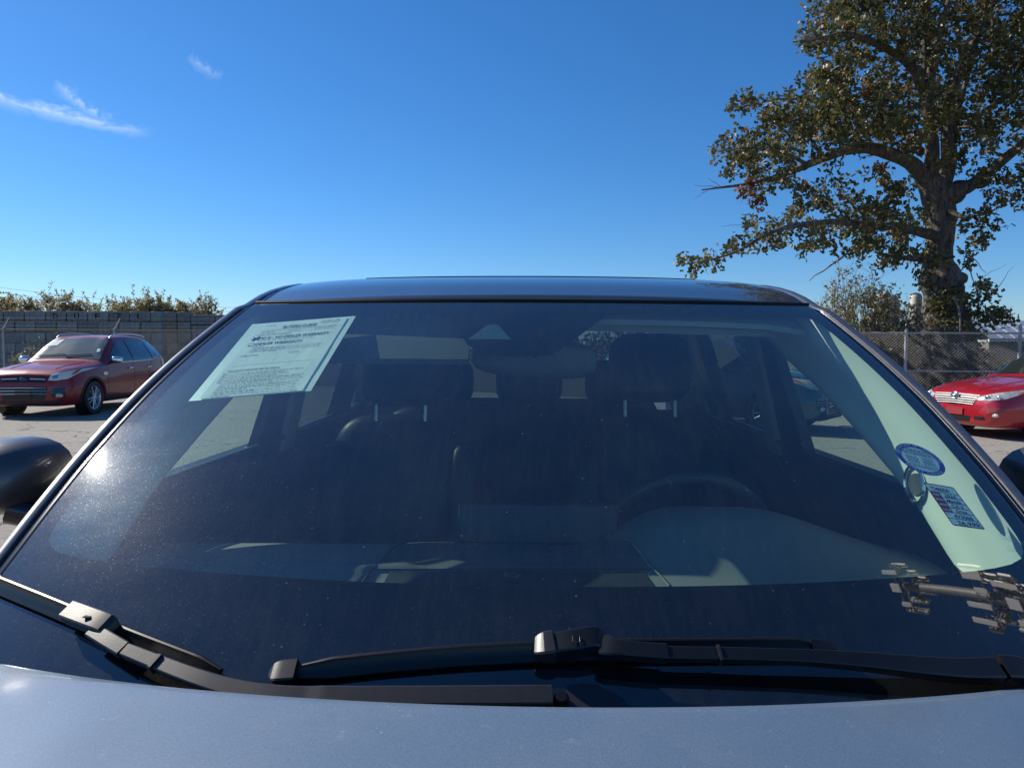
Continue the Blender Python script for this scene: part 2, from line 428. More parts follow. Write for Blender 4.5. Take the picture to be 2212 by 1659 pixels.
suv = empty('grey_suv', (0, 1.9, 0))
tag(suv, 'dusty dark grey SUV in the foreground with a sale form in its windshield', 'car')
SP = Matrix.Translation((0, -1.9, 0))
def S(mb, name, mat, parent=None, **kw):
    o = mb.build(name, mat, parent or suv, **kw)
    if parent is None: o.matrix_parent_inverse = SP
    return o

# windshield: one curved sheet
P = []
for i in range(49):
    yy = lerp(YB, YT, i / 48); P.append([gpt(XE(yy) * lerp(-1, 1, j / 64), yy) for j in range(65)])
ws = S(MB().grid(P), 'windshield', M_GLASS)
# black ceramic border, 3 mm inside the glass
def inset(p, d=0.003): return p - gnorm(p.x, p.y) * d
ring = MB(); NR = 240; IN0, IN1 = 0.926, 1.574
def rr(a, p=12.0): c, s = math.cos(a), math.sin(a); k = (abs(c) ** p + abs(s) ** p) ** (-1 / p); return c * k, s * k
rows = [[], [], []]
for i in range(NR):
    a = 2 * math.pi * i / NR
    ox, oy = rr(a, 60); ix, iy = rr(a, 22)
    yo = (YB + YT) / 2 + (YT - YB) / 2 * oy; yi = (IN0 + IN1) / 2 + (IN1 - IN0) / 2 * iy
    xo = ox * XE(yo) * 0.999; xi = ix * (XE(yi) - 0.026)
    rows[0].append(inset(gpt(xo, yo))); rows[1].append(inset(gpt((xo + xi) / 2, (yo + yi) / 2))); rows[2].append(inset(gpt(xi, yi)))
S(ring.grid(rows, closed_v=True), 'frit_band', M_FRIT, ws)
# camera and sensor cover behind the glass top
def px_patch(top, bot, lift, n=14, m=6):
    """grid on the glass between two pixel polylines"""
    def ev(pl, t):
        k = t * (len(pl) - 1); i = min(int(k), len(pl) - 2); f = k - i
        return (lerp(pl[i][0], pl[i + 1][0], f), lerp(pl[i][1], pl[i + 1][1], f))
    return [[onglass(*[lerp(a, b, i / m) for a, b in zip(ev(top, j / n), ev(bot, j / n))], lift) for j in range(n + 1)] for i in range(m + 1)]
S(MB().grid(px_patch([(958, 664), (1030, 663), (1140, 663), (1250, 663), (1332, 663)], [(1010, 745), (1042, 766), (1120, 771), (1190, 768), (1240, 735)], -0.004, 20, 10)), 'sensor_cover', M_FRIT, ws)
S(MB().grid(px_patch([(1052, 703), (1068, 700), (1078, 703)], [(1010, 733), (1065, 733), (1103, 733)], -0.0025, 8, 4)), 'camera_window', simple('camera_window_tint', (0.05, 0.075, 0.09), 0.15), ws)

# roof
def roof_half(y): return interp(y, [(1.62, 0.668), (1.72, 0.664), (2.0, 0.65), (2.5, 0.64), (3.4, 0.62), (4.0, 0.59)])
def roof_c(y): return smooth_interp(y, [(1.60, 1.541), (1.63, 1.549), (1.8, 1.5955), (2.0, 1.630), (2.12, 1.642), (2.3, 1.650), (2.7, 1.655), (3.3, 1.64), (3.8, 1.60), (4.05, 1.56)])
def roof_z(x, y):
    q = x / 0.65; return roof_c(y - 0.9 * sweep_y(x) * max(0, 1 - (y - 1.7) / 0.5 if y > 1.7 else 1)) - 0.012 * q * q - 0.008 * q ** 6
P = []
for i in range(41):
    w = i / 40; row = []
    for j in range(49):
        s_ = lerp(-1, 1, j / 48); y_end = 4.02; hw = 0.66
        x = s_ * hw; y0 = 1.629 + sweep_y(x); y = lerp(y0, y_end, w ** 1.6); x = s_ * (roof_half(y) - 0.004)
        row.append(Vector((x, y, roof_z(x, y) if w > 0 else roof_z(x, y) - 0.004)))
    P.append(row)
roof = S(MB().slab(P, (0, 0, -0.018)), 'roof_panel', M_PAINT2)
# dark gap seal along the header
S(MB().tube([gpt(x, 1.624) + Vector((0, 0, 0.0005)) for x in [lerp(-0.666, 0.666, i / 30) for i in range(31)]], 0.0044, 6), 'header_seal', M_RUBBER)
# sunroof glass, a little proud of the roof
P = [[Vector((x, y + 0.35 * x * x, roof_z(x, y + 0.35 * x * x) + 0.0016)) for x in [lerp(-0.475, 0.475, j / 24) for j in range(25)]] for y in [1.985 + 0.62 * i / 8 for i in range(9)]]
S(MB().slab(P, (0, 0, -0.012)), 'sunroof_panel', simple('dark_sunroof_glass', (0.012, 0.013, 0.015), 0.06, spec=0.6), roof)

# A-pillars and roof rails: dark seal, painted strip, outer return
def edge_pt(k):
    """edge of glass then of roof, k in metres along y"""
    if k <= YT:
        return gpt(XE(k), k)
    y = k + sweep_y(0.667) * max(0, 1 - (k - YT) / 0.9); x = roof_half(y)
    return Vector((x, y, roof_z(x, y)))
ks = [0.76 + i * 0.03 for i in range(29)] + [1.64, 1.68, 1.74, 1.82, 1.92, 2.05, 2.2, 2.4, 2.7, 3.0, 3.4, 3.8, 3.98]
for sg in (-1, 1):
    prof = {'pillar_seal': ([(-0.002, -0.005), (0.003, -0.002), (0.008, -0.0005), (0.014, -0.001), (0.020, -0.003), (0.026, -0.007)], simple('gloss_seal', (0.006, 0.006, 0.007), 0.16, spec=0.5)),
            'pillar_strip': ([(0.0245, -0.008), (0.0260, 0.000), (0.030, 0.0025), (0.040, 0.0040), (0.0405, 0.0038), (0.053, -0.006), (0.057, -0.014), (0.058, -0.030)], M_SATIN),
            'door_frame': ([(0.059, -0.022), (0.063, -0.020), (0.070, -0.032), (0.076, -0.052), (0.079, -0.085), (0.03, -0.09)], M_TRIMGLOSS)}
    for nm, (pr, mt) in prof.items():
        P = []
        for i, k in enumerate(ks):
            c = edge_pt(k); t = (edge_pt(min(k + 0.02, 3.99)) - edge_pt(k - 0.02)).normalized()
            n = gnorm(c.x, c.y) if k < YT - 0.4 else gnorm(XE(min(k, YT)), min(k, YT) + 0.1)
            f = min(1, max(0, (k - YT + 0.45) / 1.1)); f = f * f * (3 - 2 * f); n = n.lerp(Vector((0.16, -0.08, 1)).normalized(), f).normalized()
            o = t.cross(n).normalized(); n = o.cross(t).normalized()
            P.append([Vector((sg * q.x, q.y, q.z)) for q in [c + o * a + n * b for a, b in pr]])
        S(MB().grid(P), nm, mt)

# hood
def hood_edge(x): return 0.70 + 0.405 * x * x
def hood_z(x, y):
    e = hood_edge(x); d = e - y
    return 1.0716 - 0.112 * x * x - 0.085 * d - 0.13 * d * d - (0.003 * math.exp(-(d / 0.005) ** 2)) + 0.006 * math.exp(-((abs(x) - 0.46) / 0.06) ** 2) * min(1, max(0, d) / .25)
P = []
for i in range(41):
    w = (i / 40) ** 1.7; row = []
    for j in range(73):
        x = lerp(-0.80, 0.80, j / 72); y = hood_edge(x) - w * (1.06 + 0.2 * (1 - (x / 0.8) ** 2) * 0.3)
        row.append(Vector((x, y, hood_z(x, y))))
    P.append(row)
S(MB().slab(P, (0, 0.004, -0.022)), 'hood', M_PAINT)
# cowl under the hood edge and below the glass
P = [[Vector((x, hood_edge(x) + dy, 1.0716 - 0.112 * x * x - dz)) for x in [lerp(-0.80, 0.80, j / 40) for j in range(41)]] for dy, dz in [(-0.10, 0.055), (-0.02, 0.062), (0.03, 0.075), (0.07, 0.088), (0.16, 0.10)]]
S(MB().slab(P, (0, 0, -0.01)), 'cowl_panel', M_RUBBER)

# outer body sides, nose and tail with wheels
def side_x(y, z):
    w = interp(y, [(-0.55, 0.62), (-0.45, 0.78), (-0.2, 0.86), (0.3, 0.905), (1.2, 0.905), (3.2, 0.90), (3.7, 0.86), (4.0, 0.78)])
    t = (z - 0.25) / 0.9
    return w * (0.955 + 0.06 * math.sin(math.pi * min(1, max(0, t * 0.9 + 0.12)))) - 0.05 * max(0, t - 0.72) / 0.28
def belt_z(y): return interp(y, [(-0.55, 0.72), (-0.4, 0.86), (0.0, 0.945), (0.6, 1.0), (1.0, 1.03), (1.35, 1.10), (1.6, 1.135), (3.0, 1.16), (3.8, 1.18), (4.0, 1.15)])
for sg in (-1, 1):
    ysd = [-0.55, -0.5, -0.42, -0.3, -0.1, 0.1, 0.3, 0.5, 0.7, 0.85, 1.0, 1.15, 1.3, 1.5, 1.7, 2.0, 2.4, 2.8, 3.2, 3.5, 3.8, 4.0]
    P = [[Vector((sg * side_x(y, lerp(0.27, belt_z(y), q / 12)), y, lerp(0.27, belt_z(y), q / 12))) for q in range(13)] for y in ysd]
    S(MB().slab(P, (-sg * 0.012, 0, 0)), 'body_side', M_PAINT)
    # fender shoulder between hood and side
    P = [[Vector((sg * lerp(min(0.80, side_x(y, belt_z(y)) - 0.02), side_x(y, belt_z(y)) - 0.001, q / 5), y, lerp(hood_z(0.80, min(y, hood_edge(0.8))) - 0.004 - 0.02 * max(0, y - 0.9), belt_z(y) + 0.001, (q / 5) ** 1.6))) for q in range(6)] for y in [-0.3, -0.1, 0.1, 0.3, 0.5, 0.7, 0.85, 1.0, 1.1]]
    S(MB().slab(P, (0, 0, -0.008)), 'fender', M_PAINT)
    for wy in (0.10, 2.80):
        c = Vector((sg * 0.915, wy, 0.36))
        S(MB().lathe([(0.0, 0), (0.40, 0.0), (0.405, 0.004), (0.0, 0.004)], c - Vector((sg * 0.006, 0, 0)), (sg, 0, 0), 40), 'arch_cladding', M_RUBBER)
        wh = S(MB().lathe([(0.235, -0.10), (0.31, -0.11), (0.35, -0.09), (0.36, 0), (0.35, 0.015), (0.31, 0.025), (0.235, 0.015)], c, (sg, 0, 0), 40), 'wheel', M_RUBBER)
        rim = MB()
        rim.lathe([(0.24, 0.012), (0.225, 0.018), (0.21, 0.0), (0.05, -0.03), (0.0, -0.03)], c, (sg, 0, 0), 32)
        for q in range(10):
            a = 2 * math.pi * q / 10; dr = Vector((0, math.cos(a), math.sin(a)))
            rim.tube([c + dr * 0.03 + Vector((sg * 0.012, 0, 0)), c + dr * 0.22 + Vector((sg * 0.014, 0, 0))], [0.02, 0.014], 6)
        S(rim, 'rim', simple('dark_silver_alloy', (0.22, 0.22, 0.23), 0.3, metal=0.9), wh)
# nose and tail caps
P = [[Vector((x, -0.55 - 0.10 * (1 - (x / 0.62) ** 2) + 0.02 * q, lerp(0.27, 0.72, q / 6))) for x in [lerp(-0.62, 0.62, j / 16) for j in range(17)]] for q in range(7)]
S(MB().slab(P, (0, 0.02, 0)), 'front_bumper', M_PAINT)
P = [[Vector((lerp(-0.78, 0.78, j / 12), 4.0 + 0.05 * math.sin(math.pi * q / 8), lerp(0.27, 1.15, q / 8))) for j in range(13)] for q in range(9)]
S(MB().slab(P, (0, -0.015, 0)), 'tailgate', M_PAINT)

# mirrors on the doors
for sg in (-1, 1):
    h = MB(); P = []
    for i in range(17):
        a = i / 16; row = []
        for j in range(24):
            o = 2 * math.pi * j / 24; cx, cz = math.cos(o), math.sin(o)
            k = math.sqrt(max(0.0, 1 - (1 - a) ** 2.4)); k = max(k, 0.02)
            hw = 0.128 * k; hh = (0.092 if cz > 0 else 0.058) * k
            px = math.copysign(abs(cx) ** 0.72, cx) * hw; pz = math.copysign(abs(cz) ** 0.8, cz) * hh
            row.append(Vector((sg * (1.04 + px + 0.02 * (1 - a)), 1.24 + a * 0.14 - 0.02 * px * 8 * a, 1.155 + pz - 0.012 * (px / 0.12))))
        P.append(row)
    h.grid(P, closed_v=True)
    mo = S(h, 'mirror', make_paint('mirror_paint', (0.10, 0.098, 0.105), 0.6, 0.38, 0.25, 0.5) if sg < 0 else bpy.data.materials['mirror_paint'])
    S(MB().pillow((sg * 1.04, 1.385, 1.162), (0.118, 0.006, 0.068), (0.4, 0.5)), 'mirror_glass', M_CHROME, mo)
    S(MB().tube([(sg * 0.86, 1.40, 1.08), (sg * 0.91, 1.35, 1.09), (sg * 0.99, 1.32, 1.12)], [0.03, 0.026, 0.03], 10), 'mirror_foot', M_TRIMGLOSS, mo)

# side structure: pillars, doors, window glass, roof lining
def inx(z): return 0.775 - 0.30 * (z - 1.15)
def pill(sg, q, name, mat, thick=0.055, mo=0.0):
    """vertical post from belt to rail: q = (y0 bottom, y1 bottom, y0 top, y1 top)"""
    P = []
    for i in range(9):
        z = lerp(1.10, 1.545, i / 8); t = i / 8
        P.append([Vector((sg * (inx(z) + mo), lerp(lerp(q[0], q[2], t), lerp(q[1], q[3], t), j / 3), z)) for j in range(4)])
    return S(MB().slab(P, (sg * thick, 0, 0)), name, mat)
for sg in (-1, 1):
    pill(sg, (2.0, 2.2, 2.05, 2.11), 'door_frame', M_SEAT, 0.03)
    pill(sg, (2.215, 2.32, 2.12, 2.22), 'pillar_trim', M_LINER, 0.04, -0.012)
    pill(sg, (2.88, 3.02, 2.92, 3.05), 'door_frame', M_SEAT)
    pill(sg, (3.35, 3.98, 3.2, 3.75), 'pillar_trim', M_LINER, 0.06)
    # door inner panels and sills
    P = [[Vector((sg * (inx(min(z, 1.15)) - 0.012 * math.sin(math.pi * (z - 0.3) / 0.85)), y, min(z, gz(0.76, y) - 0.03))) for z in (0.3, 0.5, 0.7, 0.9, 1.02, 1.11, 1.142)] for y in [1.16, 1.28, 1.4, 1.7, 1.95, 2.3, 2.7, 3.2, 3.9]]
    S(MB().slab(P, (sg * 0.06, 0, 0)), 'door_panel', M_SEAT)
    S(MB().tube([(sg * (inx(1.15) - 0.004), y, 1.147) for y in (1.36, 1.6, 1.9, 2.2, 2.6, 3.0)], 0.007, 6), 'window_seal', M_RUBBER)
    for (y0, y1, mt) in ((None, 2.06, M_SIDEGLASS), (2.26, 2.95, M_DARKGLASS), (3.0, 3.5, M_DARKGLASS)):
        P = []
        for z in (1.12, 1.18, 1.25, 1.33, 1.4, 1.45, 1.50, 1.54):
            ya = y0 if y0 else interp(z, [(1.12, 1.36), (1.165, 1.44), (1.255, 1.61), (1.335, 1.77), (1.393, 1.88), (1.45, 1.95), (1.5, 1.975), (1.54, 1.98)])
            P.append([Vector((sg * (inx(z) + 0.03), lerp(ya, y1, j / 6), z)) for j in range(7)])
        S(MB().grid(P), 'side_window', mt)
    # A-pillar lining: from the glass edge back to the window
    W = [(0.765, 1.30, 1.06), (0.757, 1.40, 1.135), (0.752, 1.45, 1.165), (0.735, 1.62, 1.255), (0.718, 1.78, 1.335), (0.70, 1.92, 1.393), (0.672, 2.0, 1.45), (0.65, 2.05, 1.50)]
    P = []
    for i in range(25):
        t = i / 24; yy = lerp(0.80, 1.60, t); ga = inset(gpt(XE(yy) - 0.012, yy), 0.012)
        k = t * (len(W) - 1); a = min(int(k), len(W) - 2); b = Vector(W[a]).lerp(Vector(W[a + 1]), k - a)
        row = []
        for j in range(9):
            f = j / 8; p = ga.lerp(b, f); bul = 0.020 * math.sin(math.pi * f) + 0.006 * math.sin(3 * math.pi * f)
            row.append(Vector((sg * (p.x - bul), p.y, p.z - 0.2 * bul)))
        row.append(Vector((sg * (b.x + 0.05), b.y + 0.01, b.z)))
        P.append(row)
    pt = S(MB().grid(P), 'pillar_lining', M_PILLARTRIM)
    if sg > 0:
        # tweeter ring on the lining
        bv = BVHTree.FromPolygons([v_.co.copy() for v_ in pt.data.vertices], [tuple(p_.vertices) for p_ in pt.data.polygons])
        c, q, _, _ = bv.ray_cast(CAM_P, ray(1980, 1046)); q = q if q.dot(CAM_P - c) > 0 else -q
        c = c + q * 0.004; q1 = q.cross(Vector((0.0, 0.45, 1))).normalized(); q2 = q.cross(q1)
        S(MB().tube([c + q1 * 0.026 * math.cos(2 * math.pi * a / 28) + q2 * 0.036 * math.sin(2 * math.pi * a / 28) for a in range(29)], 0.004, 6), 'tweeter_ring', M_CHROME, pt)
        S(MB().lathe([(0.0, 0), (0.021, 0.001), (0.021, -0.004)], c - q * 0.002, q, 24), 'tweeter_mesh', M_SPEAKER, pt)
# headliner
P = []
for i in range(17):
    row = []
    for j in range(25):
        x = lerp(-0.655, 0.655, j / 24); y = lerp(1.60 + sweep_y(x), 3.95, (i / 16) ** 1.3)
        row.append(Vector((x * (1 if y < 3 else 0.97), y, roof_z(x, y) - 0.045 - 0.06 * max(0, abs(x) - 0.5) - (0.012 if i == 0 else 0) + (0.004 if 0.5 < abs(x) else 0))))
    P.append(row)
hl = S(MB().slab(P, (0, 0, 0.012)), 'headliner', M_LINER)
P = [[inset(gpt(x, yy), lerp(0.022, 0.050, (1.605 - yy) / 0.14)) for x in [lerp(-0.63, -0.13, j / 10) for j in range(11)]] for yy in [lerp(1.605, 1.465, i / 4) for i in range(5)]]  # visor plate lowered and shaped to keep direct sun off the dash
S(MB().slab(P, (0, 0.006, -0.012)), 'sun_visor', simple('grey_visor_vinyl', (0.085, 0.085, 0.08), 0.8, spec=0.2))
for sg in (1,):     # the other sun visor lies against the lining
    P = [[Vector((sg * lerp(0.13, 0.60, j / 8), 1.66 + sweep_y(lerp(0.13, 0.6, j / 8)) + 0.15 * i / 4, roof_z(0.3, 1.70 + 0.15 * i / 4) - 0.075 - 0.012 * (j / 8))) for j in range(9)] for i in range(5)]
    S(MB().slab(P, (0, 0, -0.016)), 'sun_visor', M_LINER)
# rear header, rear window, parcel
P = [[Vector((lerp(-0.6, 0.6, j / 10), lerp(3.75, 3.96, i / 4), lerp(1.53, 1.12, i / 4))) for j in range(11)] for i in range(5)]
S(MB().grid(P), 'rear_window', M_DARKGLASS)
S(MB().box((0, 3.74, 1.565), (1.24, 0.10, 0.085), None, 0.01), 'rear_header', M_LINER)
# floor and firewall
S(MB().box((0, 2.35, 0.33), (1.5, 2.9, 0.04)), 'floor_pan', M_CARPET, smooth=False)
S(MB().box((0, 0.98, 0.68), (1.5, 0.04, 0.66)), 'firewall', M_CARPET, smooth=False)

# dashboard as a height field
def dash_z(x, y):
    z = 0.995 + 0.03 * math.exp(-((y - 1.36) / 0.18) ** 2)
    if x < 0.02: z += 0.016 * math.exp(-((y - (1.262 - 0.02 * x)) / 0.022) ** 2) * min(1, max(0, (-x - 0.17) / 0.05))
    # instrument hood in front of the driver
    hx = math.exp(-(abs(x - 0.40) / 0.215) ** 4)
    z += 0.082 * hx * (1 / (1 + math.exp(-(y - 1.315) / 0.035)))
    z += 0.020 * math.exp(-((x - 0.66) / 0.08) ** 2)
    # rolled rear edge
    e = 1.47 + 0.07 * hx + 0.02 * math.cos(x * 3)
    if y > e: z -= 6.0 * (y - e) ** 2 + 0.1 * (y - e)
    return z
P = []
for i in range(71):
    row = []
    for j in range(121):
        x = lerp(-0.765, 0.765, j / 120); y = lerp(0.90 + sweep_y(x), 1.66, i / 70)
        row.append(Vector((x, y, min(dash_z(x, y), gz(x, y) - 0.02))))
    P.append(row)
dash = S(MB().grid(P), 'dashboard', M_DASH)
def ray_dash(u, v, lift=0.0):
    d = ray(u, v); a, b = 0.5, 2.6
    for _ in range(44):
        m = (a + b) / 2; p = CAM_P + d * m
        if p.z - dash_z(p.x, p.y) - lift > 0: a = m
        else: b = m
    return CAM_P + d * a
def dash_patch(top, bot, lift, n=30, m=10):
    def ev(pl, t):
        k = t * (len(pl) - 1); i = min(int(k), len(pl) - 2); f = k - i
        return (lerp(pl[i][0], pl[i + 1][0], f), lerp(pl[i][1], pl[i + 1][1], f))
    return [[ray_dash(*[lerp(a, b, i / m) for a, b in zip(ev(top, j / n), ev(bot, j / n))], lift) for j in range(n + 1)] for i in range(m + 1)]
S(MB().grid(dash_patch([(862, 1178), (884, 1169), (910, 1167), (1100, 1168), (1250, 1166), (1340, 1164), (1362, 1170)], [(804, 1228), (850, 1228), (950, 1228), (1100, 1228), (1250, 1228), (1370, 1228), (1417, 1228)], 0.004)), 'speaker_grille', M_SPEAKER, dash)
S(MB().grid(dash_patch([(842, 1234), (1100, 1232), (1390, 1234)], [(806, 1300), (1100, 1300), (1440, 1300)], 0.005, 20, 6)), 'defroster_vent', M_DASH2, dash)
edge = [(780, 1262), (800, 1232), (812, 1222), (846, 1186), (866, 1174), (890, 1167)]
S(MB().tube([ray_dash(u, v, 0.004) for u, v in edge], 0.0022, 6), 'grille_trim', M_DASH2, dash)
edge = [(1350, 1164), (1364, 1169), (1385, 1196), (1404, 1222), (1424, 1240), (1446, 1264)]
S(MB().tube([ray_dash(u, v, 0.005) for u, v in edge], 0.0018, 6), 'grille_trim', simple('satin_grille_trim', (0.35, 0.36, 0.36), 0.25, metal=0.8), dash)
c = ray_dash(1106, 1258, 0.0)
S(MB().pillow((c.x, c.y, c.z + 0.008), (0.016, 0.016, 0.014), (0.7, 1)), 'light_sensor', M_TRIMGLOSS, dash)
# display, wheel, centre stack
S(MB().box((0.022, 1.50, 1.056), (0.345, 0.020, 0.092), Matrix.Rotation(R(-14), 3, 'X'), 0.008), 'display_screen', simple('display_back', (0.018, 0.021, 0.023), 0.3), dash)
S(MB().pillow((0.0, 1.62, 0.80), (0.20, 0.10, 0.20), (0.4, 0.4)), 'centre_stack', M_DASH2)
st = MB(); wc = Vector((0.385, 1.72, 0.965)); wr = Matrix.Rotation(R(-66), 3, 'X')
st.tube([wc + wr @ Vector((0.19 * math.cos(2 * math.pi * i / 48), 0.182 * math.sin(2 * math.pi * i / 48), 0)) for i in range(49)], 0.0155, 10, cap=False)
sw = S(st, 'steering_wheel', simple('wheel_leather', (0.06, 0.061, 0.062), 0.4, bump=0.2, bscale=300))
hb = MB(); hb.pillow(wc, (0.085, 0.075, 0.028), (0.5, 0.6), wr)
hb.tube([wc + wr @ Vector((-0.18, 0.01, 0)), wc, wc + wr @ Vector((0.18, 0.01, 0))], [0.02, 0.028, 0.02], 8); hb.tube([wc, wc + wr @ Vector((0, -0.17, 0))], 0.02, 8)
S(hb, 'wheel_hub', M_DASH2, sw)
S(MB().tube([wc + wr @ Vector((0, 0, -0.02)), (0.385, 1.5, 0.86)], 0.035, 10), 'steering_column', M_DASH2)
# front seats
def seat(cx, cz, name):
    m = MB(); lean = Matrix.Rotation(R(-14), 3, 'X')
    m.pillow((cx, 2.22, 0.885 + cz), (0.235, 0.085, 0.335), (0.45, 0.5), lean, 18, 24)
    for q in (-1, 1): m.pillow((cx + q * 0.20, 2.18, 0.86 + cz), (0.055, 0.10, 0.28), (0.6, 0.6), lean)
    m.pillow((cx, 1.98, 0.56 + cz), (0.26, 0.27, 0.09), (0.5, 0.45))
    s_ = S(m, name, M_SEAT)
    h = S(MB().pillow((cx, 2.225, 1.350 + cz), (0.128, 0.055, 0.106), (0.5, 0.55), lean, 16, 22), 'headrest', M_SEAT, s_)
    for q in (-1, 1):
        S(MB().tube([(cx + q * 0.077, 2.20, 1.20 + cz), (cx + q * 0.077, 2.215, 1.31 + cz)], 0.0055, 8), 'headrest_post', simple('dull_steel', (0.5, 0.5, 0.48), 0.35, metal=0.9), s_)
seat(-0.40, 0.0, 'front_seat'); seat(0.375, 0.02, 'front_seat')
m = MB(); m.pillow((0, 3.1, 0.86), (0.66, 0.10, 0.33), (0.35, 0.35), Matrix.Rotation(R(-18), 3, 'X')); m.pillow((0, 2.85, 0.55), (0.66, 0.28, 0.1), (0.4, 0.35))
rs = S(m, 'rear_seat', M_SEAT)
for x in (-0.40, 0.0, 0.40): S(MB().pillow((x, 3.2, 1.28), (0.15, 0.05, 0.10), (0.5, 0.55)), 'headrest', M_SEAT, rs)
# inside mirror
mm = MB(); mm.pillow((0.013, 1.70, 1.405), (0.150, 0.024, 0.045), (0.55, 0.6), Matrix.Rotation(R(3), 3, 'Y'))
rv = S(mm, 'inside_mirror', simple('mirror_back_plastic', (0.07, 0.075, 0.075), 0.4))
S(MB().tube([(0.013, 1.58, 1.49), (0.013, 1.66, 1.45), (0.013, 1.69, 1.41)], [0.018, 0.014, 0.014], 8), 'mirror_stalk', M_DASH2, rv)

# ------------------------------------------------------------------ wipers
def bar(path, wid, hei, up=None, cham=0.16):
    """path of points; rectangular section with cut corners, wid across, hei along the glass normal"""
    P = []
    n = len(path)
    for i, p in enumerate(path):
        t = (path[min(i + 1, n - 1)] - path[max(i - 1, 0)]).normalized()
        nn = gnorm(p.x, min(p.y, 1.6)); sd = t.cross(nn).normalized(); nn = sd.cross(t).normalized()
        w = (wid[i] if hasattr(wid, '__len__') else wid) / 2; h = (hei[i] if hasattr(hei, '__len__') else hei) / 2; c = cham
        sec = [(-1, -1), (1, -1), (1, 1 - c), (1 - c, 1), (-1 + c, 1), (-1, 1 - c)]
        P.append([p + sd * w * a + nn * h * b for a, b in sec])
    mb = MB().grid(P, closed_v=True); mb.angle = 16
    mb.f.append(tuple(range(6))); mb.f.append(tuple(len(mb.v) - 6 + k for k in range(6))); return mb
def pxpath(pts, n=6):
    """smooth pixel path (u, v, lift) to points off the glass"""
    out = []; tu = [(i, p[0]) for i, p in enumerate(pts)]; tv = [(i, p[1]) for i, p in enumerate(pts)]; tl = [(i, p[2]) for i, p in enumerate(pts)]
    for k in range((len(pts) - 1) * n + 1):
        s_ = k / n; out.append(onglass(smooth_interp(s_, tu), smooth_interp(s_, tv), smooth_interp(s_, tl)))
    return out
def blade(u0, u1, path, parent, lift, wid):
    """rubber lip, spoiler and steel edge of a flat wiper blade"""
    pts = pxpath([(u, v, lift) for u, v in path])
    P = []
    for i, p in enumerate(pts):
        t = (pts[min(i + 1, len(pts) - 1)] - pts[max(i - 1, 0)]).normalized(); nn = gnorm(p.x, p.y); sd = t.cross(nn).normalized()
        if sd.z < 0: sd = -sd
        w = wid * min(1.0, 0.55 + 0.45 * min(i, len(pts) - 1 - i) / 4)
        sec = [(0.62, -0.10), (0.60, 0.28), (0.42, 0.62), (0.30, 0.64), (0.12, 0.30), (-0.25, 0.02), (-0.52, -0.12), (-0.55, -0.26), (-0.2, -0.32), (0.0, -0.9), (0.08, -0.9), (0.2, -0.34), (0.55, -0.3)]
        P.append([p + sd * w * a + nn * w * b * 0.62 for a, b in sec])
    mb = MB().grid(P, closed_v=True); n = len(P[0])
    mb.f.append(tuple(range(n))); mb.f.append(tuple(len(mb.v) - n + k for k in range(n)))
    return S(mb, 'blade', M_WIPER, parent)
# passenger-side wiper (pivots at mid car)
pa = pxpath([(1192, 1505, 0.014), (1050, 1506, 0.016), (860, 1507, 0.019), (709, 1507, 0.022), (600, 1503, 0.025), (513, 1490, 0.026), (430, 1466, 0.027), (340, 1432, 0.026), (272, 1405, 0.026)])
w1 = S(bar(pa, [0.023] * 18 + [lerp(0.023, 0.016, i / 30) for i in range(31)], [0.014] * 20 + [0.011] * 29), 'wiper', M_WARM)
S(bar(pxpath([(268, 1403, 0.027), (236, 1384, 0.027), (200, 1362, 0.026)], 4), 0.0185, 0.010), 'arm_tip', M_WARM, w1)
S(bar(pxpath([(341, 1434, 0.0275), (335, 1431, 0.0275)], 1), 0.020, 0.0145), 'arm_clip', M_WARM, w1)
blade(0, 0, [(-120, 1213), (0, 1264), (90, 1301), (200, 1347), (300, 1388), (400, 1427), (474, 1456)], w1, 0.010, 0.021)
S(bar(pxpath([(152, 1322, 0.020), (190, 1336, 0.024), (232, 1352, 0.024), (243, 1362, 0.016)], 4), [0.026] * 9 + [0.024, 0.02, 0.017, 0.014], [0.020] * 9 + [0.018, 0.016, 0.013, 0.010]), 'blade_connector', M_WARM, w1)
S(MB().box(onglass(190, 1331, 0.0352), (0.010, 0.0075, 0.0012)), 'release_tab', M_WIPER, w1)
pv = onglass(1212, 1515, 0.008)
S(MB().lathe([(0.0, 0.012), (0.006, 0.012), (0.009, 0.007), (0.0105, -0.02)], pv, gnorm(pv.x, pv.y), 20), 'pivot_cap', M_WIPER, w1)
S(MB().slab(px_patch([(1222, 1482), (1250, 1474), (1290, 1478), (1330, 1498), (1350, 1512)], [(1222, 1535), (1250, 1535), (1290, 1535), (1330, 1535), (1362, 1535)], 0.006, 12, 5), (0, 0, -0.008)), 'pivot_cover', M_WARM)
# driver-side wiper
pa = pxpath([(2152, 1447, 0.022), (2068, 1447, 0.024), (1960, 1438, 0.028), (1872, 1429, 0.030), (1750, 1420, 0.031), (1640, 1416, 0.031), (1552, 1414, 0.030), (1443, 1412, 0.029), (1345, 1406, 0.027)])
w2 = S(bar(pa, [lerp(0.028, 0.016, min(1, i / 26)) for i in range(49)], [lerp(0.017, 0.010, min(1, i / 26)) for i in range(49)]), 'wiper', M_WIPER)
S(bar(pxpath([(1556, 1414, 0.0305), (1550, 1414, 0.0305)], 1), 0.0195, 0.0135), 'arm_clip', M_WARM, w2)
S(bar(pxpath([(1440, 1411, 0.0295), (1380, 1407, 0.029), (1330, 1402, 0.028), (1300, 1396, 0.024)], 4), [0.0195] * 8 + [0.022, 0.026, 0.028, 0.028, 0.026], 0.0135), 'arm_tip', M_WIPER, w2)
blade(0, 0, [(628, 1453), (760, 1438), (869, 1427), (1010, 1416), (1153, 1409), (1300, 1404), (1500, 1402), (1685, 1401), (1770, 1402)], w2, 0.010, 0.022)
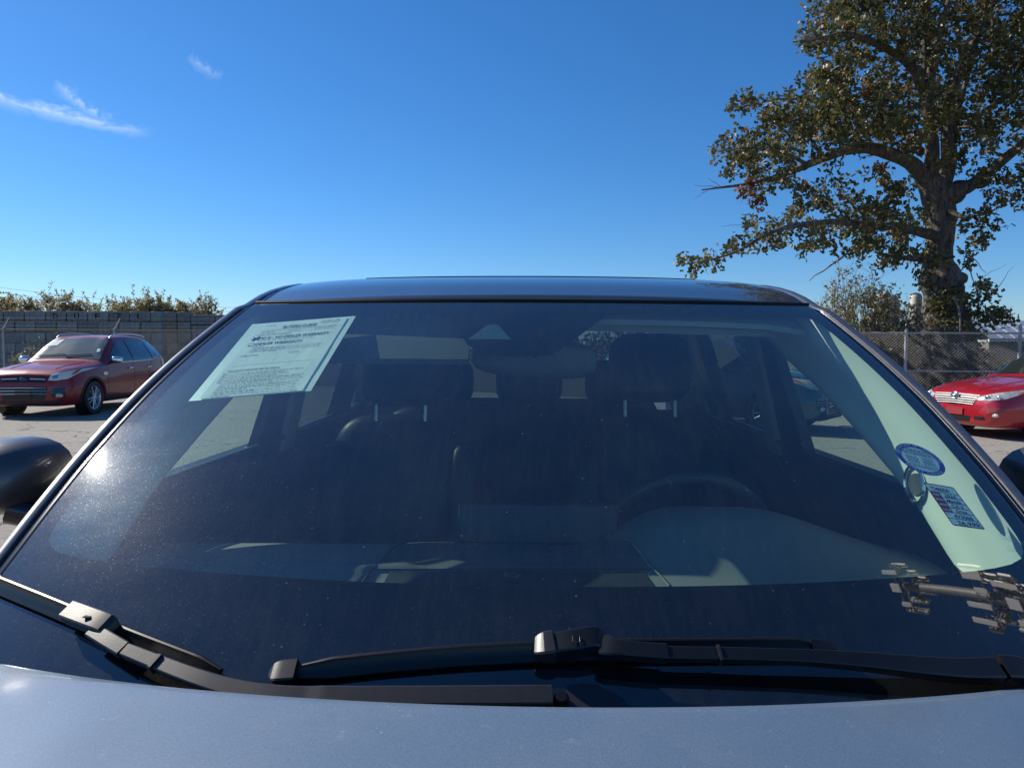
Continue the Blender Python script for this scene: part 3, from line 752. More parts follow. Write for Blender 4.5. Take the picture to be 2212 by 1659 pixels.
S(bar(pxpath([(584, 1457, 0.008), (606, 1454, 0.010), (642, 1451, 0.011)], 4), [0.008, 0.016, 0.022, 0.025, 0.026, 0.027, 0.027, 0.027, 0.027], [0.008, 0.012, 0.015, 0.016, 0.017, 0.017, 0.017, 0.017, 0.017]), 'blade_cap', M_WIPER, w2)
S(bar(pxpath([(1752, 1399, 0.010), (1775, 1400, 0.010), (1800, 1402, 0.008)], 3), [0.019, 0.019, 0.018, 0.017, 0.014, 0.011, 0.008], 0.013), 'blade_cap', M_WIPER, w2)
S(bar(pxpath([(1198, 1394, 0.020), (1240, 1388, 0.024), (1284, 1381, 0.024), (1312, 1392, 0.018)], 5), [0.027] * 11 + [0.026, 0.024, 0.022, 0.018, 0.014], [0.018] * 11 + [0.017, 0.015, 0.013, 0.011, 0.009]), 'blade_connector', M_WIPER, w2)
S(bar(pxpath([(1158, 1399, 0.016), (1178, 1397, 0.019), (1197, 1394, 0.020)], 3), [0.024, 0.027, 0.029, 0.030, 0.030, 0.030, 0.030], [0.014, 0.018, 0.021, 0.023, 0.023, 0.023, 0.023]), 'connector_cover', M_WARM, w2)
cq = onglass(1245, 1379, 0.0355); sq = MB()
for a, b in (((-1, -1), (1, -1)), ((1, -1), (1, 1)), ((1, 1), (-1, 1)), ((-1, 1), (-1, -1))):
    f = lambda q: onglass(1245 + q[0] * 8, 1379.5 + q[1] * 6.5, 0.0358)
    sq.tube([f(a), f(b)], 0.0007, 5)
S(sq, 'release_button', M_WARM, w2)
S(bar(pxpath([(2160, 1446, 0.020), (2190, 1448, 0.020), (2235, 1456, 0.018)], 4), 0.030, 0.022), 'pivot_cap', M_WIPER, w2)

# ------------------------------------------------------------------ things stuck inside the windshield
def quad_px(c, s, t):
    """pixel inside the quad TL TR BR BL at (s, t) - projective"""
    (x0, y0), (x1, y1), (x2, y2), (x3, y3) = c
    dx1, dx2, dx3 = x1 - x2, x3 - x2, x0 - x1 + x2 - x3; dy1, dy2, dy3 = y1 - y2, y3 - y2, y0 - y1 + y2 - y3
    den = dx1 * dy2 - dx2 * dy1; gg = (dx3 * dy2 - dx2 * dy3) / den; hh = (dx1 * dy3 - dx3 * dy1) / den
    a, b, d, e = x1 - x0 + gg * x1, x3 - x0 + hh * x3, y1 - y0 + gg * y1, y3 - y0 + hh * y3
    w = gg * s + hh * t + 1
    return (a * s + b * t + x0) / w, (d * s + e * t + y0) / w
def quad_sheet(c, lift, s0=0, s1=1, t0=0, t1=1, n=14, m=10, wav=0.0, round_=0.0):
    P = []
    for i in range(n + 1):
        row = []
        for j in range(m + 1):
            s, t = lerp(s0, s1, j / m), lerp(t0, t1, i / n)
            row.append(onglass(*quad_px(c, s, t), lift - wav * (0.5 + 0.5 * math.sin(9 * s + 5 * t) * math.sin(7 * t - 3 * s))))
        P.append(row)
    return P
def quad_text(mb, c, body, s0, t_base, s1, hgt, lift, bold=0.0, shear=0.0, jit=0.0):
    vs, fs = text_mesh(body, bold)
    mb.add([onglass(*quad_px(c, s0 + (s1 - s0) * x + shear * y * hgt, t_base - y * hgt + jit * math.sin(40 * x)), lift) for x, y in vs], fs)
def quad_bar(mb, c, s0, t0, s1, t1, lift):
    mb.add([onglass(*quad_px(c, s, t), lift) for s, t in ((s0, t0), (s1, t0), (s1, t1), (s0, t1))], [(0, 1, 2, 3)])

rnd = random.Random(3)
PQ = [(545, 700.7), (769, 682.6), (671.3, 844.5), (407, 866.7)]
form = empty('sale_form', onglass(598, 775, -0.006)); tag(form, 'white printed buyers guide form in a clear sleeve inside the windshield', 'paper form')
FI = Matrix.Translation(-form.location)
def Fm(mb, name, mat, parent=None):
    o = mb.build(name, mat, parent or form, smooth=True)
    if parent is None: o.matrix_parent_inverse = FI
    return o
Fm(MB().grid(quad_sheet(PQ, -0.0075)), 'sleeve', M_SLEEVE)
pg = Fm(MB().grid(quad_sheet(PQ, -0.0048, 0.075, 0.925, 0.006, 0.985, 30, 22, 0.0012)), 'paper', M_PAPER)
L = -0.0042
tx = MB()
quad_text(tx, PQ, 'BUYERS GUIDE', 0.335, 0.098, 0.655, 0.036, L, 0.018)
Fm(tx, 'heading', M_INK, pg)
tx = MB(); quad_text(tx, PQ, 'AS IS - NO DEALER WARRANTY', 0.195, 0.248, 0.835, 0.036, L, 0.016); Fm(tx, 'heading', M_INK, pg)
tx = MB(); quad_text(tx, PQ, 'DEALER WARRANTY', 0.195, 0.333, 0.62, 0.036, L, 0.014); Fm(tx, 'heading', M_INK, pg)
tx = MB()
for (a, b) in (((0.125, 0.212), (0.185, 0.252)), ((0.125, 0.252), (0.185, 0.212))):
    p0, p1 = onglass(*quad_px(PQ, *a), L), onglass(*quad_px(PQ, *b), L); tx.tube([p0, p1], 0.0016, 5)
Fm(tx, 'check_mark', M_INK, pg)
tx = MB()
for (a, b) in (((0.13, 0.298), (0.178, 0.298)), ((0.178, 0.298), (0.178, 0.335)), ((0.178, 0.335), (0.13, 0.335)), ((0.13, 0.335), (0.13, 0.298))):
    tx.tube([onglass(*quad_px(PQ, *a), L), onglass(*quad_px(PQ, *b), L)], 0.00045, 4)
Fm(tx, 'check_box', M_INK, pg)
for tt in (0.69, 0.72, 0.75, 0.785):
    tx = MB()
    for (a, b) in (((0.115, tt), (0.135, tt)), ((0.135, tt), (0.135, tt + 0.016)), ((0.135, tt + 0.016), (0.115, tt + 0.016)), ((0.115, tt + 0.016), (0.115, tt))):
        tx.tube([onglass(*quad_px(PQ, *a), L), onglass(*quad_px(PQ, *b), L)], 0.00035, 4)
    Fm(tx, 'check_box', M_INK, pg)
tx = MB(); quad_text(tx, PQ, 'NON-DEALER WARRANTIES FOR THIS VEHICLE:', 0.13, 0.672, 0.58, 0.016, L, 0.02); Fm(tx, 'small_heading', M_INK, pg)
tx = MB(); quad_text(tx, PQ, 'WARRANTIES FOR THIS VEHICLE:', 0.13, 0.19, 0.46, 0.013, L, 0.012); Fm(tx, 'small_heading', M_INK, pg)
tx = MB(); quad_text(tx, PQ, 'SYSTEMS COVERED:', 0.13, 0.478, 0.30, 0.012, L, 0.012); Fm(tx, 'small_heading', M_INK, pg)
tx = MB(); quad_text(tx, PQ, 'DURATION:', 0.56, 0.470, 0.66, 0.012, L, 0.012); Fm(tx, 'small_heading', M_INK, pg)
tx = MB()
def words(t, s0, s1, h):
    s = s0
    while s < s1 - 0.02:
        w = rnd.uniform(0.012, 0.05); quad_bar(tx, PQ, s, t - h, min(s + w, s1), t, L); s += w + 0.008
for t, a, b in [(0.045, 0.15, 0.24), (0.03, 0.68, 0.88), (0.048, 0.68, 0.87), (0.066, 0.68, 0.86), (0.128, 0.15, 0.86), (0.148, 0.15, 0.30), (0.148, 0.42, 0.52), (0.148, 0.66, 0.86), (0.27, 0.20, 0.72), (0.355, 0.19, 0.30), (0.375, 0.19, 0.84), (0.392, 0.19, 0.83), (0.409, 0.19, 0.82), (0.426, 0.19, 0.45)] + \
        [(t, 0.15, b) for t, b in ((0.70, 0.82), (0.718, 0.66), (0.738, 0.7), (0.758, 0.60), (0.775, 0.84), (0.795, 0.82), (0.81, 0.84), (0.826, 0.6), (0.848, 0.85), (0.868, 0.80), (0.884, 0.84), (0.90, 0.42), (0.92, 0.85), (0.936, 0.5), (0.956, 0.86))] + [(0.972, 0.16, 0.32), (0.972, 0.66, 0.86)]:
    words(t, a, b, 0.0050)
for t in (0.112, 0.165, 0.60): quad_bar(tx, PQ, 0.13, t, 0.87, t + 0.002, L)
Fm(tx, 'fine_print', simple('grey_fine_print', (0.22, 0.22, 0.22), 0.8, spec=0.1), pg)

# round inspection sticker
ca, cb = onglass(1934.8, 970, -0.003), onglass(2042.7, 1019, -0.003)
cc = onglass(1988.9, 993.5, -0.003); rad = (ca - cb).length / 2
nn = gnorm(cc.x, cc.y); e1 = (onglass(2010, 995, -0.003) - cc); e1 = (e1 - nn * e1.dot(nn)).normalized()
e1 = (Vector((1, 0, 0)) - nn * nn.x).normalized(); e2 = nn.cross(e1).normalized()
if e2.z < 0: e2 = -e2
ang = R(-8); e1, e2 = e1 * math.cos(ang) + e2 * math.sin(ang), e2 * math.cos(ang) - e1 * math.sin(ang)
def disc(r0, r1, off, n=48):
    m = MB(); rows = []
    for r_ in (r0, r1):
        rows.append([(lambda x: inset(Vector((x.x, x.y, gz(x.x, x.y))), off))(cc + (e1 * math.cos(2 * math.pi * i / n) + e2 * math.sin(2 * math.pi * i / n)) * r_) for i in range(n)])
    m.grid(rows, closed_v=True)
    return m
def dpt(x, y, off): q = cc + e1 * x + e2 * y; return inset(Vector((q.x, q.y, gz(q.x, q.y))), off)
stk = empty('inspection_sticker', cc); tag(stk, 'round white sticker with blue rim on the windshield above the price label', 'sticker'); SI = Matrix.Translation(-cc)
def Sm(mb, name, mat, parent=None):
    o = mb.build(name, mat, parent or stk)
    if parent is None: o.matrix_parent_inverse = SI
    return o
face = Sm(disc(0.0005, rad * 0.80, 0.0030), 'sticker_face', simple('sticker_white', (0.80, 0.85, 0.90), 0.5))
Sm(disc(rad * 0.78, rad, 0.0026), 'blue_rim', simple('sticker_blue', (0.020, 0.018, 0.34), 0.5))
M_STW = simple('sticker_lettering', (0.65, 0.7, 0.95), 0.6)
def arc_text(body, a0, a1, r_, h, flip=False):
    m = MB()
    for i, ch in enumerate(body):
        if ch == ' ': continue
        a = lerp(a0, a1, i / (len(body) - 1)); vs, fs = text_mesh(ch, 0.02)
        ww = 0.62 * h if ch != 'I' else 0.16 * h
        out = Vector((math.cos(a), math.sin(a))); tg = Vector((math.sin(a), -math.cos(a)))
        if flip: out, tg = -out, -tg
        base = Vector((math.cos(a), math.sin(a))) * r_
        m.add([dpt(*(base + tg * (x - 0.5) * ww + out * (y - 0.5) * h), 0.0022) for x, y in vs], fs)
    return m
Sm(arc_text('CERTIFICATE OF INSPECTION', R(172), R(8), rad * 0.895, rad * 0.135), 'rim_lettering', M_STW)
Sm(arc_text('SAFETY CHECKED', R(218), R(322), rad * 0.895, rad * 0.135, True), 'rim_lettering', M_STW)
m = MB(); rnd = random.Random(5)
for i, y in enumerate([0.58, 0.47, 0.36, 0.25, 0.06, -0.06, -0.18, -0.30, -0.46, -0.58]):
    w = math.sqrt(0.55 - y * y) if y * y < 0.5 else 0.3
    spans = [(-w, w)] if i not in (4, 5, 6, 7) else [(-0.6, -0.08), (0.06, 0.58)]
    for a, b in spans:
        x = a
        while x < b - 0.03:
            l = rnd.uniform(0.06, 0.16); q = min(b, x + l)
            m.add([dpt(px_ * rad, py_ * rad, 0.0024) for px_, py_ in ((x, y), (q, y), (q, y + 0.045), (x, y + 0.045))], [(0, 1, 2, 3)]); x = q + 0.035
Sm(m, 'fine_print', simple('navy_fine_print', (0.05, 0.06, 0.16), 0.7), face)

# price label
LQ = [(1993.8, 1041.6), (2059.4, 1052.3), (2128.9, 1144.2), (2058.3, 1134.6)]
lc = onglass(2060, 1093, -0.003)
lab = empty('price_label', lc); tag(lab, 'rectangular windshield price label with dark red border and handwritten figures', 'label'); LI = Matrix.Translation(-lc)
def Lm(mb, name, mat, parent=None):
    o = mb.build(name, mat, parent or lab)
    if parent is None: o.matrix_parent_inverse = LI
    return o
def rounded(c, s0, s1, t0, t1, r_, lift):
    pts = []
    for cx, cy, a0 in ((s1 - r_, t0 + r_ * 0.6, -90), (s1 - r_, t1 - r_ * 0.6, 0), (s0 + r_, t1 - r_ * 0.6, 90), (s0 + r_, t0 + r_ * 0.6, 180)):
        for q in range(6):
            a = R(a0 + 18 * q); pts.append(onglass(*quad_px(c, cx + r_ * math.cos(a), cy + r_ * 0.6 * math.sin(a)), lift))
    return MB().add(pts, [tuple(range(len(pts)))])
back = Lm(rounded(LQ, 0, 1, 0, 1, 0.06, -0.0034), 'label_border', simple('label_dark_red', (0.30, 0.018, 0.045), 0.5))
M_LW = simple('label_white', (0.82, 0.87, 0.94), 0.5)
rows_ = [(0.03, 0.205, 0.035, 0.965), (0.222, 0.325, 0.33, 0.965), (0.342, 0.445, 0.33, 0.965), (0.462, 0.565, 0.33, 0.965), (0.582, 0.685, 0.33, 0.965), (0.702, 0.825, 0.035, 0.965), (0.842, 0.972, 0.035, 0.965)]
for t0, t1, s0, s1 in rows_:
    Lm(MB().grid(quad_sheet(LQ, -0.0029, s0, s1, t0, t1, 2, 4)), 'label_field', M_LW, back)
for body, s0, s1, tb, h in [('T24605A', 0.10, 0.72, 0.175, 0.10), ('2024', 0.42, 0.80, 0.315, 0.075), ('Mazda', 0.38, 0.84, 0.435, 0.075), ('CX-5', 0.42, 0.80, 0.555, 0.075), ('Grey', 0.44, 0.80, 0.672, 0.075), ('473066', 0.26, 0.84, 0.812, 0.085), ('26,999', 0.22, 0.90, 0.955, 0.085)]:
    m = MB(); quad_text(m, LQ, body, s0, tb, s1, h, -0.0024, 0.012, 0.25, 0.006); Lm(m, 'handwriting', M_INK, back)
for body, s0, s1, tb in [('YEAR', 0.06, 0.28, 0.30), ('MAKE', 0.06, 0.29, 0.42), ('MODEL', 0.06, 0.31, 0.54), ('COLOR', 0.06, 0.31, 0.66)]:
    m = MB(); quad_text(m, LQ, body, s0, tb, s1, 0.045, -0.0028, 0.01); Lm(m, 'printed_word', M_LW, back)
m = MB(); quad_text(m, LQ, 'VIN', 0.06, 0.745, 0.15, 0.03, -0.0024, 0.01); Lm(m, 'printed_word', MATS['label_dark_red'], back)
# faint marks etched in the lower corner of the glass
m = MB(); EQ = [(2152, 1143), (2222, 1168), (2236, 1205), (2172, 1190)]
quad_text(m, EQ, 'SAFETY', 0.02, 0.45, 0.75, 0.30, -0.0005, -0.03); quad_text(m, EQ, 'GLASS AS2', 0.1, 0.95, 0.95, 0.26, -0.0005, -0.03)
S(m, 'glass_etching', simple('etched_grey', (0.30, 0.36, 0.34), 0.7), ws)

# ------------------------------------------------------------------ other cars
def cr(p0, p1, p2, p3, t, k=0.42):
    m1 = (p2 - p0) * k; m2 = (p3 - p1) * k
    return p1 * (2*t**3-3*t*t+1) + m1 * (t**3-2*t*t+t) + p2 * (-2*t**3+3*t*t) + m2 * (t**3-t*t)
def resample(pts, n):
    out = []
    for i in range(len(pts) - 1):
        for q in range(n):
            out.append(cr(pts[max(i - 1, 0)], pts[i], pts[i + 1], pts[min(i + 2, len(pts) - 1)], q / n))
    out.append(pts[-1]); return out
class Car:
    """front at y = 0 looking to -y, wheels on z = 0"""
    def __init__(s, name, label, stations, paint, wheels, rwheel, track, loc, rz, group=None):
        s.root = empty(name, loc, rz); tag(s.root, label, 'car', group)
        rings = []
        for (y, zb, wl_, wm, zm, wb, zbelt, wt, zt, zc) in stations:
            half = [(0, zb), (wl_ * 0.7, zb), (wl_, zb + 0.05), (wm, zm), ((wm + wb) / 2 + 0.012, (zm + zbelt) / 2), (wb, zbelt), (lerp(wb, wt, 0.12), lerp(zbelt, zt, 0.25)), (wt, zt), (wt * 0.55, lerp(zt, zc, 0.72)), (0, zc)]
            rings.append([Vector((x, y, z)) for x, z in half])
        fine = []
        for r_ in rings: fine.append(resample(r_, 5))
        cols = [resample([f[j] for f in fine], 6) for j in range(len(fine[0]))]
        half = [[cols[j][i] for j in range(len(cols))] for i in range(len(cols[0]))]
        full = [[Vector((-p.x, p.y, p.z)) for p in row[::-1]] + row[1:-0 or None] for row in half]
        full = [r_[:-1] for r_ in full]           # the underside seam closes the ring
        mb = MB().grid(full, closed_v=True); n = len(full[0])
        mb.f.append(tuple(range(n))); mb.f.append(tuple(len(mb.v) - n + k for k in range(n)))
        s.bvh = BVHTree.FromPolygons([Vector(p) for p in mb.v], mb.f)
        s.body = mb.build('body', paint, s.root, angle=35)
        # wheel arches
        cut = MB()
        for wy in wheels:
            for sg in (-1, 1): cut.tube([(sg * (track - 0.24), wy, rwheel), (sg * (track + 0.4), wy, rwheel)], rwheel + 0.052, 40)
        import bmesh
        co = cut.build('cutter', None, s.root)
        md = s.body.modifiers.new('cut', 'BOOLEAN'); md.operation = 'DIFFERENCE'; md.object = co; md.solver = 'EXACT'
        dg = bpy.context.evaluated_depsgraph_get(); me = bpy.data.meshes.new_from_object(s.body.evaluated_get(dg))
        s.body.modifiers.clear(); s.body.data = me; bpy.data.objects.remove(co)
        for wy in wheels:
            for sg in (-1, 1):
                c = Vector((sg * track, wy, rwheel)); r_ = rwheel
                w = MB().lathe([(r_ * 0.66, -0.20), (r_ * 0.9, -0.215), (r_, -0.18), (r_, -0.03), (r_ * 0.96, 0.0), (r_ * 0.82, 0.008), (r_ * 0.68, -0.004), (r_ * 0.66, -0.03), (r_ * 0.66, -0.2)], c, (sg, 0, 0), 40).build('wheel', M_RUBBER, s.root)
                well = MB().lathe([(0.0, 0.012), (r_ + 0.045, 0.012), (r_ + 0.045, 0.19)], (sg * (track - 0.22), wy, rwheel), (sg, 0, 0), 36)
                well.build('wheel_well', M_GRILLE, s.root)
                rm = MB(); rm.lathe([(r_ * 0.68, -0.004), (r_ * 0.66, -0.006), (r_ * 0.63, -0.02), (r_ * 0.61, -0.16)], c, (sg, 0, 0), 40)
                rm.lathe([(0, 0.0), (0.06, -0.006), (0.065, -0.03)], c, (sg, 0, 0), 16)
                for q in range(10):
                    a = 2 * math.pi * (q + (0.16 if q % 2 else -0.16)) / 10; d = Vector((0, math.cos(a), math.sin(a)))
                    rm.tube([c + d * 0.04 + Vector((-sg * 0.012, 0, 0)), c + d * r_ * 0.65 + Vector((-sg * 0.014, 0, 0))], [0.016, 0.013], 6)
                rm.build('rim', simple('silver_alloy', (0.62, 0.62, 0.64), 0.28, metal=0.85), w)
                MB().lathe([(0.0, 0), (r_ * 0.6, 0.0), (r_ * 0.6, 0.01)], c - Vector((sg * 0.12, 0, 0)), (sg, 0, 0), 24).build('brake_disc', simple('dark_brake', (0.03, 0.03, 0.03), 0.5, metal=0.4), w)
    def proj(s, top, bot, view, off, n=14, m=6):
        """panel between two polylines, laid on the body; view 'side+', 'side-' (y,z) or 'front', 'rear' (x,z), 'top' (x,y)"""
        def ev(pl, t):
            k = t * (len(pl) - 1); i = min(int(k), len(pl) - 2); f = k - i
            return lerp(pl[i][0], pl[i + 1][0], f), lerp(pl[i][1], pl[i + 1][1], f)
        P = []
        for i in range(m + 1):
            row = []
            for j in range(n + 1):
                a, b = [lerp(p, q, i / m) for p, q in zip(ev(top, j / n), ev(bot, j / n))]
                if view[0] == 's':
                    sg = 1 if view[-1] == '+' else -1; o, d = Vector((sg * 3, a, b)), Vector((-sg, 0, 0))
                elif view == 'front': o, d = Vector((a, -3, b)), Vector((0, 1, 0))
                elif view == 'rear': o, d = Vector((a, 9, b)), Vector((0, -1, 0))
                else: o, d = Vector((a, b, 4)), Vector((0, 0, -1))
                h = s.bvh.ray_cast(o, d)
                if h[0] is None:
                    h2 = s.bvh.find_nearest(o + d * 3); h = (h2[0], h2[1])
                nrm = h[1] if h[1].dot(d) < 0 else -h[1]
                row.append(h[0] + nrm * off)
            P.append(row)
        return P
    def panel(s, name, mat, top, bot, view, off=0.004, parent=None, n=14, m=6, label=None):
        return MB().grid(s.proj(top, bot, view, off, n, m)).build(name, mat, parent or s.root, label=label)
    def line(s, name, mat, pts, view, off, rad, parent=None):
        P = s.proj(pts, pts, view, off, (len(pts) - 1) * 5, 1)[0]
        return MB().tube(P, rad, 6).build(name, mat, parent or s.root)

M_LENS = simple('headlamp_lens', (0.42, 0.43, 0.41), 0.15, spec=0.6, coat=0.6, var=0.45, vscale=16)
M_LENSY = simple('yellowed_headlamp_lens', (0.74, 0.72, 0.60), 0.25, spec=0.6)
M_AMBER = simple('amber_lens', (0.55, 0.12, 0.02), 0.2, spec=0.6)
M_CARGLASS = simple('dark_car_glass', (0.020, 0.026, 0.028), 0.05, spec=0.7, coat=1.0)
M_DUSTGLASS = simple('dusty_car_glass', (0.085, 0.105, 0.098), 0.22, spec=0.6, coat=0.7, var=0.25, vscale=5)
M_GRILLE = simple('black_grille', (0.01, 0.01, 0.01), 0.4)
M_CLAD = simple('grey_black_cladding', (0.022, 0.022, 0.023), 0.6)
M_REDTAIL = simple('red_tail_lens', (0.25, 0.01, 0.01), 0.15)
M_MARK = simple('white_window_marker', (0.8, 0.8, 0.78), 0.6)

def suv_stations(L=4.52, W=0.92, H=1.68):
    return [  # y, z bottom, low half width, mid half width, z mid, belt half width, z belt, top half width, z top edge, z top centre
        (0.03, 0.30, 0.50, 0.60, 0.45, 0.56, 0.62, 0.45, 0.68, 0.70),
        (0.00 + 0.09, 0.24, 0.62, 0.70, 0.48, 0.66, 0.72, 0.58, 0.82, 0.86),
        (0.26, 0.22, 0.76, 0.82, 0.50, 0.77, 0.78, 0.66, 0.92, 0.955),
        (0.60, 0.22, 0.84, 0.895, 0.54, 0.85, 0.87, 0.72, 0.985, 1.02),
        (1.05, 0.22, 0.86, 0.915, 0.55, 0.875, 0.94, 0.74, 1.035, 1.075),
        (1.36, 0.22, 0.86, 0.915, 0.56, 0.88, 0.98, 0.73, 1.085, 1.115),
        (1.44, 0.22, 0.86, 0.915, 0.56, 0.88, 0.99, 0.725, 1.12, 1.15),
        (1.80, 0.22, 0.86, 0.915, 0.57, 0.88, 1.02, 0.665, 1.38, 1.42),
        (2.12, 0.22, 0.86, 0.91, 0.57, 0.88, 1.03, 0.615, 1.565, 1.61),
        (2.30, 0.22, 0.86, 0.91, 0.57, 0.88, 1.04, 0.60, 1.605, 1.65),
        (2.90, 0.22, 0.86, 0.91, 0.58, 0.88, 1.06, 0.60, 1.63, H),
        (3.60, 0.22, 0.86, 0.915, 0.59, 0.875, 1.10, 0.585, 1.60, H - 0.02),
        (4.10, 0.26, 0.83, 0.89, 0.60, 0.845, 1.12, 0.55, 1.50, 1.575),
        (4.34, 0.32, 0.78, 0.84, 0.62, 0.80, 1.06, 0.60, 1.18, 1.24),
        (4.46, 0.36, 0.70, 0.77, 0.62, 0.75, 0.95, 0.64, 1.02, 1.05),
        (4.52, 0.42, 0.60, 0.66, 0.60, 0.65, 0.78, 0.58, 0.84, 0.86)]

def make_suv(name, label, paint, loc, rz, glass, chrome=True, lens=None):
    lens = lens or M_LENS
    c = Car(name, label, suv_stations(), paint, (0.90, 3.58), 0.355, 0.90, loc, rz)
    # windshield and windows
    c.panel('windshield', glass, [(-0.60, 1.555), (-0.3, 1.59), (0, 1.60), (0.3, 1.59), (0.60, 1.555)], [(-0.72, 1.13), (-0.36, 1.155), (0, 1.165), (0.36, 1.155), (0.72, 1.13)], 'front', 0.006, n=18, m=8)
    c.panel('rear_window', M_CARGLASS, [(-0.52, 1.50), (0, 1.54), (0.52, 1.50)], [(-0.6, 1.16), (0, 1.2), (0.6, 1.16)], 'rear', 0.006)
    for sd in ('side+', 'side-'):
        c.panel('side_window', M_CARGLASS, [(1.62, 1.10), (1.95, 1.36), (2.25, 1.53), (2.55, 1.555)], [(1.62, 1.07), (1.95, 1.075), (2.25, 1.08), (2.55, 1.085)], sd, 0.008)
        c.panel('side_window', M_CARGLASS, [(2.62, 1.56), (3.0, 1.56), (3.45, 1.53)], [(2.62, 1.09), (3.0, 1.10), (3.52, 1.115)], sd, 0.008)
        c.panel('side_window', M_CARGLASS, [(3.50, 1.525), (3.80, 1.48), (4.0, 1.40)], [(3.57, 1.12), (3.85, 1.19), (4.03, 1.30)], sd, 0.008)
        sl = c.panel('sill_cladding', M_CLAD, [(1.34, 0.36), (2.3, 0.34), (3.12, 0.36)], [(1.34, 0.24), (2.3, 0.24), (3.12, 0.24)], sd, 0.012)
        sg = 1 if sd[-1] == '+' else -1
        if chrome: c.line('window_trim', M_CHROME, [(1.62, 1.062), (2.3, 1.075), (3.0, 1.09), (3.55, 1.11), (3.85, 1.18), (4.04, 1.30)], sd, 0.010, 0.009)
        for wy in (0.90, 3.58):
            arc = [(wy + 0.445 * math.cos(R(a)), 0.355 + 0.445 * math.sin(R(a))) for a in range(-8, 189, 14)]; arc2 = [(wy + 0.405 * math.cos(R(a)), 0.355 + 0.405 * math.sin(R(a))) for a in range(-8, 189, 14)]
            c.panel('arch_cladding', M_CLAD, arc, arc2, sd, 0.010, n=28, m=1)
        c.line('door_seam', M_GRILLE, [(2.58, 1.08), (2.60, 0.8), (2.58, 0.36)], sd, -0.001, 0.005)
        c.line('door_seam', M_GRILLE, [(1.46, 1.0), (1.42, 0.8), (1.44, 0.36)], sd, -0.001, 0.005)
        c.line('door_seam', M_GRILLE, [(3.50, 1.1), (3.30, 0.78), (3.14, 0.42)], sd, -0.001, 0.005)
        for hy in (2.42, 3.30):
            q = c.proj([(hy - 0.09, 0.93), (hy, 0.935), (hy + 0.09, 0.94)], [(hy - 0.09, 0.9), (hy + 0.09, 0.9)], sd, 0.022, 4, 1)[0]
            MB().tube(q, 0.015, 8).build('door_handle', M_CHROME if chrome else paint, c.root)
        # mirror
        mc = Vector((sg * 0.985, 1.66, 1.13))
        mo = MB().pillow(mc, (0.115, 0.075, 0.075), (0.7, 0.7)).build('mirror', M_CHROME if chrome else paint, c.root)
        MB().tube([mc - Vector((sg * 0.14, -0.02, 0.05)), mc - Vector((0, 0, 0.05))], 0.03, 8).build('mirror_foot', M_CLAD, mo)
        # lamps
        hl_ = c.panel('headlight', lens, [(sg * 0.50, 0.86), (sg * 0.66, 0.905), (sg * 0.79, 0.955), (sg * 0.855, 0.985)], [(sg * 0.47, 0.745), (sg * 0.62, 0.74), (sg * 0.76, 0.775), (sg * 0.85, 0.93)], 'front', 0.008, m=8)
        c.panel('lamp_reflector', M_CHROME, [(sg * 0.54, 0.83), (sg * 0.62, 0.85)], [(sg * 0.54, 0.775), (sg * 0.62, 0.775)], 'front', 0.014, hl_, 4, 3)
        c.panel('turn_signal', M_AMBER, [(sg * 0.765, 0.93), (sg * 0.80, 0.95)], [(sg * 0.765, 0.83), (sg * 0.80, 0.88)], 'front', 0.013, hl_, 4, 3)
        fg = c.panel('fog_intake', M_GRILLE, [(sg * 0.55, 0.60), (sg * 0.74, 0.615)], [(sg * 0.53, 0.41), (sg * 0.74, 0.44)], 'front', 0.006)
        for zz in (0.59, 0.545, 0.50): c.line('chrome_bar', M_CHROME, [(sg * 0.545, zz), (sg * 0.63, zz + 0.005), (sg * 0.73, zz + 0.012)], 'front', 0.012, 0.007, fg)
        q = c.proj([(sg * 0.66, 0.45)] * 2, [(sg * 0.66, 0.45)] * 2, 'front', 0.012, 1, 1)[0][0]
        MB().pillow(q, (0.075, 0.03, 0.04), (0.7, 0.8)).build('fog_lamp', M_LENS, fg)
        c.panel('tail_lamp', M_REDTAIL, [(4.05, 1.10), (4.3, 1.08)], [(4.05, 0.86), (4.38, 0.86)], sd, 0.006)
        # roof rail
        rl = [Vector((sg * 0.575, y, z)) for y, z in ((2.15, 1.60), (2.28, 1.665), (2.6, 1.70), (3.1, 1.71), (3.6, 1.685), (3.78, 1.64))]
        MB().tube(resample(rl, 4), 0.019, 8).build('roof_rail', simple('silver_rail', (0.6, 0.6, 0.62), 0.3, metal=0.7), c.root)
    # nose
    ug = c.panel('upper_grille', M_GRILLE, [(-0.43, 0.80), (0, 0.815), (0.43, 0.80)], [(-0.42, 0.70), (0, 0.70), (0.42, 0.70)], 'front', 0.005)
    c.line('chrome_bar', M_CHROME, [(-0.42, 0.765), (-0.12, 0.775)], 'front', 0.012, 0.011, ug); c.line('chrome_bar', M_CHROME, [(0.12, 0.775), (0.42, 0.765)], 'front', 0.012, 0.011, ug)
    q = c.proj([(0, 0.76)] * 2, [(0, 0.76)] * 2, 'front', 0.014, 1, 1)[0][0]
    MB().pillow(q, (0.085, 0.012, 0.035), (0.8, 1)).build('emblem', simple('navy_emblem', (0.02, 0.035, 0.10), 0.2), ug)
    lg = c.panel('lower_grille', M_GRILLE, [(-0.46, 0.62), (0, 0.63), (0.46, 0.62)], [(-0.40, 0.36), (0, 0.36), (0.40, 0.36)], 'front', 0.005)
    for zz in (0.595, 0.535, 0.475): c.line('chrome_bar', M_CHROME, [(-0.44, zz), (0, zz + 0.006), (0.44, zz)], 'front', 0.012, 0.010, lg)
    c.panel('plate_holder', M_GRILLE, [(-0.16, 0.57), (0.16, 0.57)], [(-0.16, 0.42), (0.16, 0.42)], 'front', 0.02)
